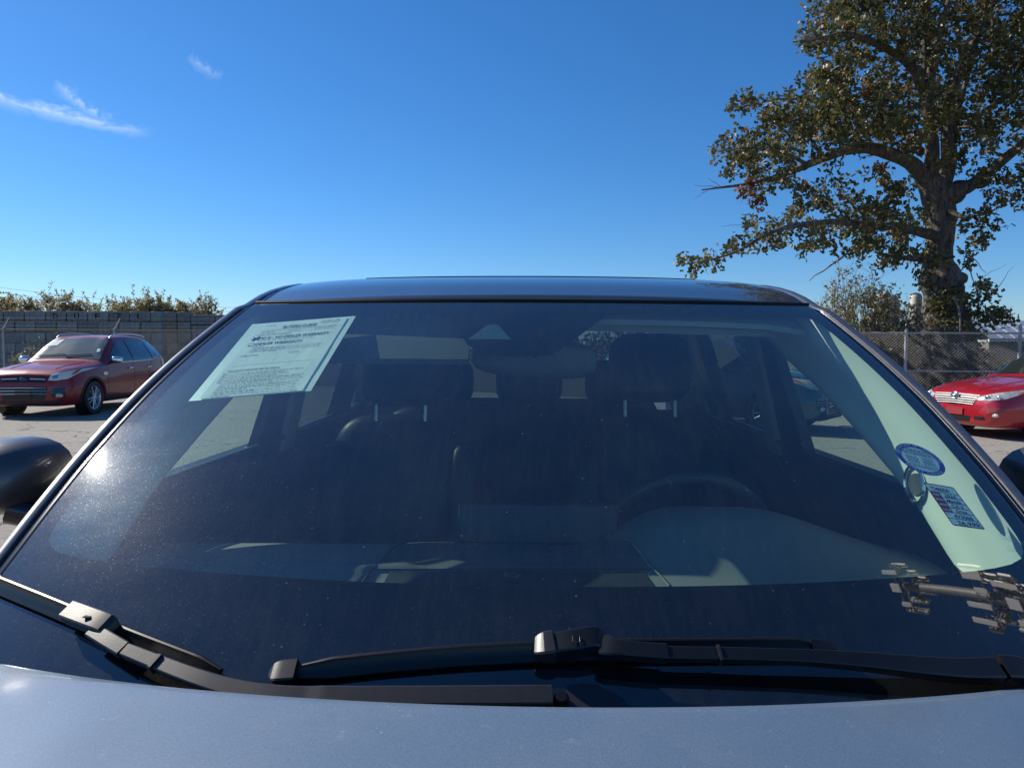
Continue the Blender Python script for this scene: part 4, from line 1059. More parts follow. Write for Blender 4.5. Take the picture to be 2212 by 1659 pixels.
    c.panel('front_skirt', M_CLAD, [(-0.70, 0.34), (0, 0.34), (0.70, 0.34)], [(-0.60, 0.26), (0, 0.26), (0.60, 0.26)], 'front', 0.012)
    for sg in (-1, 1): c.line('hood_crease', paint, [(sg * 0.44, 1.08 if 0 else 0.35), (sg * 0.47, 0.8), (sg * 0.52, 1.25)], 'top', 0.0, 0.010)
    for sg in (-1, 1): c.line('hood_seam', M_GRILLE, [(sg * 0.60, 0.36), (sg * 0.70, 0.7), (sg * 0.735, 1.32)], 'top', -0.003, 0.006)
    for a, b in ((-0.6, -0.05), (-0.02, 0.5)):
        q = c.proj([(a, 1.20), (b, 1.235)], [(a, 1.2), (b, 1.2)], 'front', 0.02, 4, 1)[0]; MB().tube(q, 0.009, 6).build('wiper', M_CLAD, c.root)
    return c
M_RED1 = make_paint('dark_red_metallic', (0.22, 0.006, 0.016), 0.15, 0.34, 0.04, 0.5)
M_RED2 = make_paint('bright_red_paint', (0.42, 0.010, 0.022), 0.15, 0.30, 0.05)
M_GREEN = make_paint('dark_teal_paint', (0.03, 0.07, 0.07), 0.4, 0.3, 0.1)
car1 = make_suv('red_suv', 'dark red SUV with roof rails parked in front of the concrete block wall', M_RED1, (-9.92, 13.65, 0), R(3.6), M_DUSTGLASS, lens=M_LENSY)
car1.panel('window_paper', simple('pale_paper', (0.62, 0.72, 0.64), 0.7), [(-0.56, 1.53), (-0.34, 1.565)], [(-0.60, 1.40), (-0.38, 1.43)], 'front', 0.012, n=6, m=4)
car1.panel('window_paper', simple('pale_paper', (0.62, 0.72, 0.64), 0.7), [(0.54, 1.36), (0.60, 1.36)], [(0.56, 1.29), (0.63, 1.29)], 'front', 0.012, n=3, m=3)
q = car1.proj([(1.33, 0.84)] * 2, [(1.33, 0.84)] * 2, 'side+', 0.01, 1, 1)[0][0]
MB().pillow(q, (0.012, 0.09, 0.04), (0.8, 0.8)).build('fender_badge', M_CHROME, car1.root)
car2 = make_suv('dark_green_suv', 'dark teal SUV in shade seen through the side windows behind the steering wheel', M_GREEN, (5.30, 12.3, 0), R(52), M_CARGLASS, chrome=False)

def sedan():
    st = [(0.03, 0.28, 0.48, 0.62, 0.42, 0.58, 0.56, 0.46, 0.63, 0.65),
          (0.10, 0.20, 0.62, 0.74, 0.44, 0.70, 0.62, 0.58, 0.71, 0.74),
          (0.28, 0.18, 0.76, 0.83, 0.46, 0.79, 0.66, 0.66, 0.775, 0.81),
          (0.60, 0.18, 0.84, 0.895, 0.48, 0.86, 0.74, 0.72, 0.85, 0.885),
          (1.05, 0.18, 0.86, 0.91, 0.50, 0.88, 0.82, 0.74, 0.92, 0.955),
          (1.42, 0.18, 0.86, 0.91, 0.51, 0.88, 0.87, 0.72, 0.965, 1.0),
          (1.52, 0.18, 0.86, 0.91, 0.51, 0.88, 0.88, 0.71, 0.99, 1.025),
          (2.00, 0.18, 0.86, 0.91, 0.52, 0.88, 0.91, 0.62, 1.25, 1.29),
          (2.30, 0.18, 0.86, 0.91, 0.52, 0.88, 0.92, 0.575, 1.375, 1.41),
          (2.80, 0.18, 0.86, 0.91, 0.53, 0.88, 0.94, 0.56, 1.42, 1.465),
          (3.40, 0.18, 0.86, 0.91, 0.53, 0.88, 0.96, 0.55, 1.38, 1.42),
          (3.90, 0.20, 0.85, 0.90, 0.54, 0.87, 0.98, 0.60, 1.13, 1.18),
          (4.20, 0.22, 0.83, 0.88, 0.54, 0.85, 0.98, 0.66, 1.04, 1.07),
          (4.65, 0.30, 0.76, 0.82, 0.56, 0.80, 0.95, 0.66, 1.0, 1.03),
          (4.80, 0.38, 0.64, 0.70, 0.58, 0.70, 0.80, 0.6, 0.86, 0.88)]
    c = Car('red_sedan', 'bright red sedan with chrome grille parked by the chain link fence', st, M_RED2, (0.98, 3.75), 0.325, 0.89, (7.12, 12.05, 0), R(-74))
    c.panel('windshield', M_CARGLASS, [(-0.56, 1.36), (0, 1.395), (0.56, 1.36)], [(-0.70, 1.0), (0, 1.035), (0.70, 1.0)], 'front', 0.006, n=16, m=8)
    c.panel('rear_window', M_CARGLASS, [(-0.52, 1.36), (0, 1.38), (0.52, 1.36)], [(-0.6, 1.12), (0, 1.15), (0.6, 1.12)], 'rear', 0.006)
    for sd in ('side+', 'side-'):
        sg = 1 if sd[-1] == '+' else -1
        c.panel('side_window', M_CARGLASS, [(1.80, 1.02), (2.15, 1.24), (2.45, 1.355), (2.72, 1.375)], [(1.80, 0.965), (2.15, 0.97), (2.45, 0.975), (2.72, 0.98)], sd, 0.008)
        c.panel('side_window', M_CARGLASS, [(2.79, 1.378), (3.2, 1.36), (3.55, 1.22)], [(2.79, 0.982), (3.2, 0.99), (3.72, 1.01)], sd, 0.008)
        hl_ = c.panel('headlight', M_LENS, [(sg * 0.42, 0.675), (sg * 0.60, 0.735), (sg * 0.75, 0.785), (sg * 0.855, 0.84)], [(sg * 0.44, 0.625), (sg * 0.60, 0.62), (sg * 0.76, 0.655), (sg * 0.865, 0.785)], 'front', 0.008, m=8)
        for a in (0.56, 0.69):
            q = c.proj([(sg * a, 0.675)] * 2, [(sg * a, 0.675)] * 2, 'front', 0.010, 1, 1)[0][0]
            MB().pillow(q, (0.04, 0.016, 0.036), (1, 1)).build('lamp_reflector', M_CHROME, hl_)
        c.panel('turn_signal', M_AMBER, [(sg * 0.80, 0.80), (sg * 0.84, 0.82)], [(sg * 0.80, 0.71), (sg * 0.845, 0.77)], 'front', 0.012, hl_, 4, 3)
        c.panel('fog_recess', simple('fog_recess_red', (0.30, 0.05, 0.05), 0.35), [(sg * 0.58, 0.50), (sg * 0.80, 0.53)], [(sg * 0.60, 0.43), (sg * 0.79, 0.45)], 'front', 0.004)
        q = c.proj([(sg * 0.70, 0.40)] * 2, [(sg * 0.70, 0.40)] * 2, 'front', 0.004, 1, 1)[0][0]
        MB().pillow(q, (0.06, 0.025, 0.03), (0.8, 0.9)).build('fog_lamp', M_LENS, c.root)
        c.panel('side_intake', M_GRILLE, [(sg * 0.36, 0.36), (sg * 0.54, 0.37)], [(sg * 0.37, 0.305), (sg * 0.55, 0.315)], 'front', 0.005)
        if sg > 0: mc = Vector((sg * 0.98, 1.90, 1.0)); mo = MB().pillow(mc, (0.11, 0.07, 0.065), (0.7, 0.7)).build('mirror', M_RED2, c.root)
        if sg > 0: MB().tube([mc - Vector((sg * 0.13, -0.02, 0.04)), mc - Vector((0, 0, 0.04))], 0.025, 8).build('mirror_foot', M_CLAD, mo)
        for hy in (2.55, 3.50):
            q = c.proj([(hy - 0.09, 0.84), (hy + 0.09, 0.85)], [(hy - 0.09, 0.8), (hy + 0.09, 0.8)], sd, 0.02, 4, 1)[0]; MB().tube(q, 0.014, 8).build('door_handle', M_RED2, c.root)
        c.line('door_seam', M_GRILLE, [(1.56, 0.88), (1.52, 0.6), (1.56, 0.3)], sd, -0.001, 0.005); c.line('door_seam', M_GRILLE, [(2.75, 0.96), (2.77, 0.6), (2.75, 0.3)], sd, -0.001, 0.005)
        c.line('hood_seam', M_GRILLE, [(sg * 0.50, 0.20), (sg * 0.66, 0.6), (sg * 0.735, 1.38)], 'top', -0.002, 0.005)
        c.line('hood_crease', M_RED2, [(sg * 0.30, 0.16), (sg * 0.40, 0.7), (sg * 0.48, 1.35)], 'top', -0.002, 0.010)
        c.panel('tail_lamp', M_REDTAIL, [(4.4, 0.98), (4.72, 0.95)], [(4.4, 0.8), (4.74, 0.78)], sd, 0.006)
    gl = c.panel('grille', M_GRILLE, [(-0.44, 0.695), (-0.2, 0.715), (0, 0.72), (0.2, 0.715), (0.44, 0.695)], [(-0.33, 0.545), (0, 0.53), (0.33, 0.545)], 'front', 0.004)
    for i, zz in enumerate((0.700, 0.665, 0.630, 0.595, 0.560)):
        w = 0.43 - 0.02 * i; c.line('chrome_bar', simple('dull_chrome', (0.26, 0.26, 0.27), 0.45, metal=1.0), [(-w, zz - 0.006), (0, zz + 0.004), (w, zz - 0.006)], 'front', 0.010, 0.0060, gl)
    q = c.proj([(0, 0.668)] * 2, [(0, 0.668)] * 2, 'front', 0.028, 1, 1)[0][0]; em = MB()
    for (a, b, dz) in ((0.075, 0.05, 0), (0.026, 0.05, 0), (0.05, 0.02, 0.026)):
        em.tube([q + Vector((a * math.cos(2 * math.pi * i / 24), 0, dz + b * math.sin(2 * math.pi * i / 24))) for i in range(25)], 0.009, 6)
    em.build('emblem', M_CHROME, gl)
    c.panel('plate_holder', simple('plate_red', (0.30, 0.035, 0.04), 0.4), [(-0.16, 0.49), (0.16, 0.49)], [(-0.16, 0.37), (0.16, 0.37)], 'front', 0.02)
    c.panel('lower_intake', M_GRILLE, [(-0.30, 0.36), (0.30, 0.36)], [(-0.28, 0.27), (0.28, 0.27)], 'front', 0.005)
    return c
car3 = sedan()

# ------------------------------------------------------------------ concrete block wall beyond the left fence
def concrete(name, c0, c1, sc_=1.5):
    k = NT(name); o = k.obj(); geo = k.node('ShaderNodeObjectInfo')
    f = k.noise(o, sc_, 7, 0.7); st_ = k.noise(k.obj((6, 6, 0.7)), 1.4, 5, 0.7)
    c = k.ramp(f, [(0.3, c0), (0.7, c1)])
    c = k.mix(k.ramp(st_, [(0.45, 0.0), (0.7, 0.75)]), c, tuple(x * 0.35 for x in c0))
    k.l.new(k.mix(k.math('MULTIPLY', geo.outputs['Random'], 0.62), c, tuple(x * 0.55 for x in c0)), k.bsdf.inputs['Base Color'])
    k.bsdf.inputs['Roughness'].default_value = 0.95; k.bsdf.inputs['Specular IOR Level'].default_value = 0.2
    k.l.new(k.bump(k.noise(o, 9, 6, 0.75), 0.7, 0.04), k.bsdf.inputs['Normal'])
    return k.m
M_BLOCK = concrete('weathered_concrete', (0.26, 0.25, 0.235), (0.46, 0.44, 0.41))
M_GRAF = simple('black_spray_paint', (0.015, 0.015, 0.015), 0.8)
wall = empty('concrete_block_wall', (-22, 40.5, 0)); tag(wall, 'long stacked wall of dark weathered concrete blocks on the left', 'wall')
BL, BH, BD = 1.22, 0.62, 0.65
bmesh_block = None
def block(x, y, z, l=BL, h=BH, parent=wall, depth=BD):
    global bmesh_block
    if bmesh_block is None:
        bmesh_block = MB().box((0, 0, 0), (1, 1, 1), None, 0.03).build('block', M_BLOCK).data
        bpy.data.objects.remove(bpy.data.objects['block'])
    o = bpy.data.objects.new('block', bmesh_block); COL.objects.link(o); o.parent = parent
    o.location = (x - parent.location.x, y - parent.location.y + random.uniform(-0.05, 0.05), z - parent.location.z)
    o.scale = (l - 0.06, depth, h - 0.035); o.rotation_euler = (random.uniform(-.01, .01), random.uniform(-.012, .012), random.uniform(-.02, .02))
    return o
YW = 40.5
letters = {2: 'D', 3: 'U', 4: 'F', 5: 'Z', 6: 'L'}
x_end = at(354, 690, YW).x; x0 = at(-120, 690, YW).x
nblk = int((x_end - x0) / BL) + 1
for r_ in range(6):
    for i in range(nblk + (1 if r_ % 2 else 0)):
        x = x_end - BL * (i + 0.5) + (BL / 2 if r_ % 2 else 0); l = BL
        if r_ % 2 and i == 0: x -= BL / 4; l = BL / 2
        b = block(x, YW, BH * (r_ + 0.5) - 0.30, l)
        k = nblk - 1 - i
        if r_ == 5 and 0 <= 6 - i + 0 <= 6:
            ch = {1: 'L', 2: 'Z', 3: 'F', 4: 'U', 5: 'D'}.get(i)
            if ch:
                vs, fs = text_mesh(ch, 0.01)
                m = MB().add([(-0.14 + 0.26 * a, -0.515, -0.24 + 0.52 * b_) for a, b_ in vs], fs); m.build('painted_letter', M_GRAF, b, smooth=False)
# lower return of the wall further right
w2_ = empty('concrete_block_stack', (-16, 41.8, 0)); tag(w2_, 'shorter stack of concrete blocks at the right end of the block wall', 'wall')
for (u0, u1, n) in ((359, 388, 6), (388, 417, 6), (417, 470, 5), (470, 520, 5), (520, 590, 5)):
    a, b = at(u0, 690, 41.8).x, at(u1, 690, 41.8).x
    for r_ in range(n): block((a + b) / 2, 41.8, BH * (r_ + 0.5) - (0.26 if n == 6 else -0.20), b - a, BH, w2_)

# ------------------------------------------------------------------ chain link fences
M_GALV = simple('galvanised_steel', (0.40, 0.385, 0.35), 0.6, metal=0.1, var=0.3, vscale=12)
M_RUST = simple('rusty_rail', (0.20, 0.13, 0.085), 0.8, var=0.3, vscale=8)
M_WIRE = simple('dull_fence_wire', (0.34, 0.33, 0.31), 0.5, metal=0.3)
def fence(name, label, p0, p1, h, rails, posts, pitch, wire_r, arms=False, railmat=None, tall=()):
    a, b = Vector((*p0, 0)), Vector((*p1, 0)); d = (b - a); ln = d.length; d.normalize(); nrm = Vector((-d.y, d.x, 0))
    root = empty(name, (a + b) / 2); tag(root, label, 'fence'); iv = Matrix.Translation(-(a + b) / 2)
    def put(mb, nm, mt, kind=None):
        o = mb.build(nm, mt, root); o.matrix_parent_inverse = iv
        if kind: o['kind'] = kind
        return o
    for i, t in enumerate(posts):
        p = a + d * (t * ln); hh = h + 0.06 + (tall[i] if i < len(tall) else 0)
        put(MB().tube([p, p + Vector((0, 0, hh - 0.01)), p + Vector((0, 0, hh + 0.02))], [0.036, 0.036, 0.012], 10), 'post', M_GALV)
        if arms: put(MB().tube([p + Vector((0, 0, h)), p + Vector((0.22, 0, h + 0.42))], [0.028, 0.016], 6), 'barbed_wire_arm', M_GALV)
    for z in rails:
        put(MB().tube([a + Vector((0, 0, z)) + nrm * 0.0, b + Vector((0, 0, z))], 0.022, 8), 'rail', railmat or M_GALV)
    if arms:
        for q in (0.33, 0.66, 1.0): put(MB().tube([a + Vector((0.22 * q, -0.01, h + 0.42 * q)), b + Vector((0.22 * q, -0.01, h + 0.42 * q))], 0.0022, 4), 'barbed_wire', M_WIRE)
    m = MB(); n = int(ln / pitch) + 1; k = h / pitch
    hw = h - 0.05
    for i in range(-int(hw / pitch) - 1, n + 1):
        for sgn in (1, -1):
            # a straight diagonal wire clipped to the panel
            s0 = i * pitch; s1 = s0 + hw
            t0, t1 = max(0, s0), min(ln, s1)
            if t1 - t0 < 0.05: continue
            z0, z1 = (t0 - s0) + 0.04, (t1 - s0) + 0.04
            if sgn < 0: z0, z1 = hw + 0.08 - z0, hw + 0.08 - z1
            m.tube([a + d * t0 + nrm * (0.028 + 0.003 * sgn) + Vector((0, 0, z0)), a + d * t1 + nrm * (0.028 + 0.003 * sgn) + Vector((0, 0, z1))], wire_r, 3, cap=False)
    put(m, 'chain_link', M_WIRE, 'stuff')
    return root
A = at(1700, 715, 17.3); B = at(2420, 715, 16.4)
def tpar(u, a, b):
    lo, hi = 0, 1
    for _ in range(40):
        t = (lo + hi) / 2; p = a.lerp(b, t); d = CAM_R.transposed() @ (p - CAM_P); uu = CU + FPX * d.x / -d.z
        if uu < u: lo = t
        else: hi = t
    return t
fence('chain_link_fence', 'tall rusty chain link fence in front of the oak tree', (A.x, A.y), (B.x, B.y), 1.84, (1.83, 0.94), [tpar(u, A, B) for u in (1750, 1958, 2204, 2400)], 0.075, 0.0036, tall=(0, 0.02, 0.12, 0))
A2 = at(-160, 717, 25.0); B2 = at(700, 717, 26.0)
fence('barbed_wire_fence', 'fence with rusty top rail and slanted barbed wire arms before the block wall', (A2.x, A2.y), (B2.x, B2.y), 2.0, (2.0,), [tpar(u, A2, B2) for u in (-120, 7, 247, 480, 640)], 0.085, 0.0022, arms=True, railmat=M_RUST)

# ------------------------------------------------------------------ vegetation
def leaf_mat(name, cols, gloss=0.35, trans=0.25):
    k = NT(name); k.n.remove(k.bsdf); geo = k.node('ShaderNodeNewGeometry')
    c = k.ramp(geo.outputs['Random Per Island'], cols)
    pb = k.node('ShaderNodeBsdfPrincipled', Roughness=gloss); k.l.new(c, pb.inputs['Base Color']); pb.inputs['Specular IOR Level'].default_value = 0.45
    tl = k.node('ShaderNodeBsdfTranslucent'); k.l.new(c, tl.inputs[0])
    m = k.node('ShaderNodeMixShader'); m.inputs[0].default_value = trans
    k.l.new(pb.outputs[0], m.inputs[1]); k.l.new(tl.outputs[0], m.inputs[2]); k.l.new(m.outputs[0], k.out.inputs[0])
    return k.m
M_OAK = leaf_mat('oak_leaves', [(0.0, (0.050, 0.062, 0.020)), (0.45, (0.095, 0.102, 0.034)), (0.8, (0.16, 0.140, 0.052)), (0.95, (0.20, 0.135, 0.055)), (1.0, (0.27, 0.13, 0.06))], 0.45, 0.36)
M_AUT = leaf_mat('autumn_leaves', [(0.0, (0.10, 0.07, 0.03)), (0.5, (0.20, 0.09, 0.035)), (1.0, (0.30, 0.13, 0.06))], 0.5, 0.3)
M_SHRUB = leaf_mat('dry_olive_leaves', [(0.0, (0.24, 0.20, 0.09)), (0.5, (0.36, 0.30, 0.13)), (1.0, (0.46, 0.38, 0.20))], 0.6, 0.45)
M_SHRUB2 = leaf_mat('grey_green_leaves', [(0.0, (0.08, 0.085, 0.04)), (0.6, (0.17, 0.16, 0.08)), (1.0, (0.28, 0.24, 0.13))], 0.5, 0.4)
M_FIR = leaf_mat('fir_needles', [(0.0, (0.02, 0.04, 0.022)), (1.0, (0.05, 0.075, 0.035))], 0.6, 0.1)
def bark_mat():
    k = NT('furrowed_bark'); o = k.obj()
    f = k.noise(k.obj((4.5, 4.5, 0.9)), 2.6, 8, 0.75); moss = k.ramp(k.noise(o, 1.1, 5, 0.6), [(0.55, 0.0), (0.68, 0.55)])
    c = k.ramp(f, [(0.36, (0.035, 0.030, 0.025)), (0.64, (0.30, 0.265, 0.23))])
    k.l.new(k.mix(moss, c, (0.11, 0.085, 0.025)), k.bsdf.inputs['Base Color']); k.bsdf.inputs['Roughness'].default_value = 0.95
    k.l.new(k.bump(f, 1.0, 0.12), k.bsdf.inputs['Normal']); return k.m
M_BARK = bark_mat()
M_TWIG = simple('grey_twigs', (0.19, 0.165, 0.135), 0.9)
def rv(rn):
    while True:
        v = Vector((rn.uniform(-1, 1), rn.uniform(-1, 1), rn.uniform(-1, 1)))
        if 0.01 < v.length < 1: return v
def add_leaf(mb, p, size, rn, up=0.35, lobes=True):
    t = (rv(rn).normalized() + Vector((0, 0, -0.15))).normalized(); n = (rv(rn).normalized() + Vector((0, 0, up))).normalized()
    s = t.cross(n)
    if s.length < 1e-3: return
    s.normalize(); n = s.cross(t).normalized(); l = size * rn.uniform(0.7, 1.25); w = l * 0.33
    if lobes:
        vs = [p, p + t * l * .28 + s * w * .9 + n * w * .25, p + t * l * .45 + s * w * .45 + n * w * .12, p + t * l * .68 + s * w + n * w * .2, p + t * l,
              p + t * l * .68 - s * w + n * w * .2, p + t * l * .45 - s * w * .45 + n * w * .12, p + t * l * .28 - s * w * .9 + n * w * .25]
        mb.add(vs, [(0, 1, 2, 6, 7), (2, 3, 4, 5, 6)])
    else:
        mb.add([p, p + t * l * .5 + s * w + n * w * .2, p + t * l, p + t * l * .5 - s * w + n * w * .2], [(0, 1, 2, 3)])
def fast_build(mb, name, mat, parent, inv=None):
    me = bpy.data.meshes.new(name); me.from_pydata(mb.v, [], mb.f); me.update(); me.materials.append(mat)
    o = bpy.data.objects.new(name, me); COL.objects.link(o); o.parent = parent
    if inv is not None: o.matrix_parent_inverse = inv
    return o

# the oak
TD = 21.0
rn = random.Random(11)
def tp(u, v, dy=0.0): return at(u, v, TD + dy)
base = tp(2050, 900); base.z = 0
oak = empty('oak_tree', base); tag(oak, 'huge old oak tree with burled trunk behind the chain link fence', 'tree'); OI = Matrix.Translation(-base)
def rough_tube(path, n=14, amp=0.10, sub=5):
    pts = resample([Vector((*p[:3],)) for p in path], sub); rad = [r_.x for r_ in resample([Vector((p[3], 0, 0)) for p in path], sub)]
    b = MB(); b.tube(pts, rad, n)
    vs = []
    for i, p in enumerate(b.v):
        ring = i // n; c = pts[min(ring, len(pts) - 1)]; d = Vector(p) - c
        k = 1 + amp * (math.sin(5.1 * p[2] + 3 * math.atan2(d.y, d.x)) * 0.5 + math.sin(2 * math.atan2(d.y, d.x) + 1.7 * p[2]) * 0.5 + rn.uniform(-0.5, 0.5))
        vs.append(tuple(c + d * k))
    b.v = vs; return b
def T(u, v, r_, dy=0.0): p = tp(u, v, dy); return (p.x, p.y, p.z, r_)
trunk = rough_tube([(base.x + 0.05, base.y, -0.1, 1.25), T(2050, 860, 0.90), T(2050, 800, 0.76), T(2048, 740, 0.70), T(2042, 690, 0.62), T(2038, 640, 0.54), T(2032, 600, 0.56), T(2026, 570, 0.42), T(2028, 540, 0.35), T(2032, 500, 0.37), T(2030, 460, 0.40), T(2022, 420, 0.40), T(2005, 385, 0.30)], 26, 0.055, 7)
tk = trunk.build('trunk', M_BARK, oak, angle=80); tk.matrix_parent_inverse = OI
for (u, v, r_, dy) in ((2056, 420, 0.36, -0.2), (2118, 392, 0.24, 0.0), (2072, 408, 0.28, 0.1), (2004, 604, 0.26, -0.3), (2058, 622, 0.30, -0.35), (2072, 602, 0.22, -0.2), (2026, 655, 0.28, -0.4)):
    m = MB().pillow(tp(u, v, dy), (r_, r_, r_ * 0.85), (1, 1), None, 12, 16)
    m.v = [tuple(Vector(p) + rv(rn) * r_ * 0.07) for p in m.v]
    o = m.build('burl', M_BARK, tk, angle=80)
    o.matrix_parent_inverse = Matrix.Identity(4)
limbs = {
 'a': [T(2010, 400, .34), T(1968, 353, .30, -.4), T(1910, 329, .25, -.9), T(1865, 319, .22, -1.3), T(1814, 329, .19, -1.5), T(1745, 356, .15, -1.6), T(1694, 377, .11, -1.6), T(1618, 397, .07, -1.7), T(1560, 405, .045, -1.7), T(1515, 411, .02, -1.8)],
 'b': [T(2030, 420, .36, .2), T(2050, 343, .33, .3), T(2048, 274, .28, .3), T(2055, 200, .24, .4), T(2075, 150, .20, .6), T(2105, 90, .17, .8), T(2135, 30, .14, 1.0), T(2160, -60, .10, 1.2), T(2190, -180, .05, 1.4)],
 'c': [T(2008, 395, .34), T(2014, 320, .28, -.3), T(2006, 240, .24, -.6), T(2000, 150, .20, -.8), T(2000, 60, .17, -1.0), T(2004, -40, .13, -1.0), T(2020, -160, .06, -1.2)],
 'd': [T(2003, 200, .2, -.7), T(2020, 120, .17, -1.2), T(2036, 51, .13, -1.6), T(2060, -30, .10, -2.0), T(2090, -140, .05, -2.2)],
 'e': [T(2004, 215, .2, -.6), T(1968, 144, .17, -1.1), T(1910, 103, .14, -1.7), T(1831, 75, .10, -2.2), T(1770, 84, .06, -2.6), T(1712, 92, .025, -2.8)],
 'f': [T(2020, 510, .24, -.2), T(1960, 495, .18, -.9), T(1900, 488, .15, -1.5), T(1848, 483, .13, -1.9), T(1780, 480, .11, -2.2), T(1694, 493, .085, -2.5), T(1650, 510, .07, -2.6), T(1608, 535, .055, -2.8), T(1557, 556, .035, -2.9), T(1475, 572, .015, -3.0)],
 'g': [T(2060, 415, .34, .1), T(2095, 402, .26, .0), T(2139, 370, .23, -.3), T(2180, 335, .20, -.6), T(2225, 300, .17, -.9), T(2300, 240, .13, -1.3), T(2380, 200, .08, -1.6), T(2450, 150, .03, -1.8)],
 'h': [T(2060, 250, .18, .4), T(2110, 250, .13, 1.0), T(2170, 210, .10, 1.8), T(2240, 170, .07, 2.4), T(2310, 90, .03, 3.0)],
 'i': [T(1990, 330, .2, .4), T(1950, 290, .16, 1.2), T(1880, 250, .12, 2.0), T(1790, 220, .08, 2.6), T(1680, 215, .05, 3.0), T(1600, 235, .02, 3.2)],
 'j': [T(2040, 450, .12, -.3), T(2085, 470, .08, -.8), T(2130, 460, .05, -1.2), T(2160, 465, .02, -1.4)],
 'k': [T(2012, 560, .14, -.4), T(1975, 560, .10, -.9), T(1935, 555, .07, -1.4), T(1890, 545, .04, -1.8)],
 'l': [T(1745, 356, .08, -1.6), T(1690, 330, .06, -2.0), T(1620, 320, .04, -2.2), T(1550, 328, .015, -2.4)],
 'm': [T(2050, 300, .16, .3), T(2080, 200, .12, 2.0), T(2120, 60, .10, 3.0), T(2180, -100, .05, 3.6)],
}
for nm, path in limbs.items():
    o = rough_tube([(*p_[:3], p_[3] * 0.68) for p_ in path], 10, 0.07, 5).build('limb', M_BARK, oak, angle=80); o.matrix_parent_inverse = OI
tw = MB()
def twig(p0, p1, r_, wob=0.15, sub=5):
    a, b = Vector(p0), Vector(p1); ln = (b - a).length; pts = []
    for i in range(sub + 1): pts.append(a.lerp(b, i / sub) + (rv(rn) * wob * ln * 0.3 if 0 < i < sub else Vector()))
    tw.tube(pts, [lerp(r_, r_ * 0.3, i / sub) for i in range(sub + 1)], 5, cap=False); return pts
for a, b, r_ in (((2060, 640), (2090, 760), .035), ((2090, 560), (2118, 650), .02), ((2118, 650), (2150, 700), .015), ((1830, 548), (1748, 607), .035), ((2110, 590), (2140, 640), .015), ((2085, 540), (2130, 590), .018), ((1560, 405), (1500, 400), .012), ((1560, 405), (1530, 385), .010), ((1530, 410), (1497, 432), .010), ((1618, 397), (1600, 440), .015), ((1650, 480), (1560, 490), .012), ((1700, 490), (1640, 470), .012), ((2140, 640), (2190, 575), .012), ((2120, 600), (2175, 570), .008)):
    twig(tp(*a, -1.6), tp(*b, -1.8), r_)
blobs = [(1800,45,62),(1860,25,58),(1775,78,32),(1735,92,20),(1920,60,62),(1850,100,46),(1960,35,55),(2040,60,52),(2100,70,62),(2170,40,60),(2195,110,58),(2130,150,55),(2060,150,44),(1985,100,40),
 (1800,175,52),(1765,195,44),(1860,195,62),(1930,180,55),(1980,225,60),(1890,250,64),(1800,250,64),(1735,250,50),(1685,245,40),(1640,235,28),(1605,228,20),(1580,224,13),(1705,300,55),(1635,312,50),(1585,325,34),(1556,332,16),(1790,305,46),(1880,290,46),(1950,285,48),(2085,250,55),(2150,220,62),(2195,285,46),(2120,300,36),(2040,230,34),
 (1655,362,42),(1605,362,24),(1705,395,32),(1800,385,28),(1762,430,34),(1832,440,34),(1872,462,36),(1920,432,36),(1900,385,26),(1952,400,28),(1990,300,34),
 (1722,478,34),(1682,500,32),(1632,480,16),(1642,522,20),(1604,520,18),(1574,545,17),(1542,568,18),(1504,570,20),(1476,574,12),(1782,500,34),(1842,500,40),(1902,500,42),(1952,480,42),(1880,542,32),(1920,560,26),(1962,540,36),(1990,588,16),(1750,515,24),
 (2100,478,30),(2140,470,26),(2112,520,22),(2092,560,16),(2150,400,30),(2192,420,36),(2130,350,30),(2192,360,28),(2060,340,26),
 (2060,640,30),(2040,690,30),(2102,660,32),(2138,680,24),(2020,645,22),(2122,630,20),(2085,712,28),(2160,690,16),(2030,560,20),
 (2260,60,70),(2260,180,70),(2270,300,64),(2340,120,80),(2360,240,70),(2420,180,60),(2260,420,46),(2320,380,46),(2000,-60,80),(2100,-70,80),(2200,-80,85),(1900,-60,70),(1840,-50,50),(2290,-60,80),(2060,-160,80),(2170,-190,80),(1970,-150,60),(2270,-170,70)]
lf = MB(); rnl = random.Random(23)
for (u, v, r_) in blobs:
    rm = r_ / FPX * TD
    low = v > 600
    layers = [(-1.9, 0.8), (0.4, 0.7), (2.4, 0.55)] if r_ > 30 else [(-2.2 if u < 1760 else -1.2, 1.0)]
    if low: layers = [(-0.9, 1.0), (0.0, 0.5)]
    for dy, den in layers:
        cnt = int((rm / 0.115) ** 2 * (6.4 if r_ > 26 else 11) * den)
        k = 0
        while k < cnt:
            c = tp(u, v, dy + rnl.uniform(-0.7, 0.7)) + rv(rnl) * rm * (1.0 + 0.12 * rnl.random())
            q = rnl.randint(9, 22)
            if rnl.random() < 0.25: twig(c + rv(rnl) * 0.1, c + (tp(u + 25, v + 20, dy) - c) * 0.5, 0.011, 0.12, 3)
            for _ in range(q): add_leaf(lf, c + rv(rnl) * 0.21, 0.155, rnl)
            k += q
o = fast_build(lf, 'crown', M_OAK, oak, OI)
la = MB()
for (u, v, r_) in ((1628, 420, 20), (1640, 440, 16), (1600, 412, 9), (1815, 420, 6), (1900, 360, 7), (1740, 400, 8), (1620, 395, 10), (2000, 20, 9), (1870, 200, 10)):
    for _ in range(int(r_ * 4)): add_leaf(la, tp(u, v, -2.0) + rv(rnl) * r_ / FPX * TD, 0.12, rnl)
fast_build(la, 'autumn_leaves', M_AUT, oak, OI)
fast_build(tw, 'twigs', M_TWIG, oak, OI)['kind'] = 'stuff'

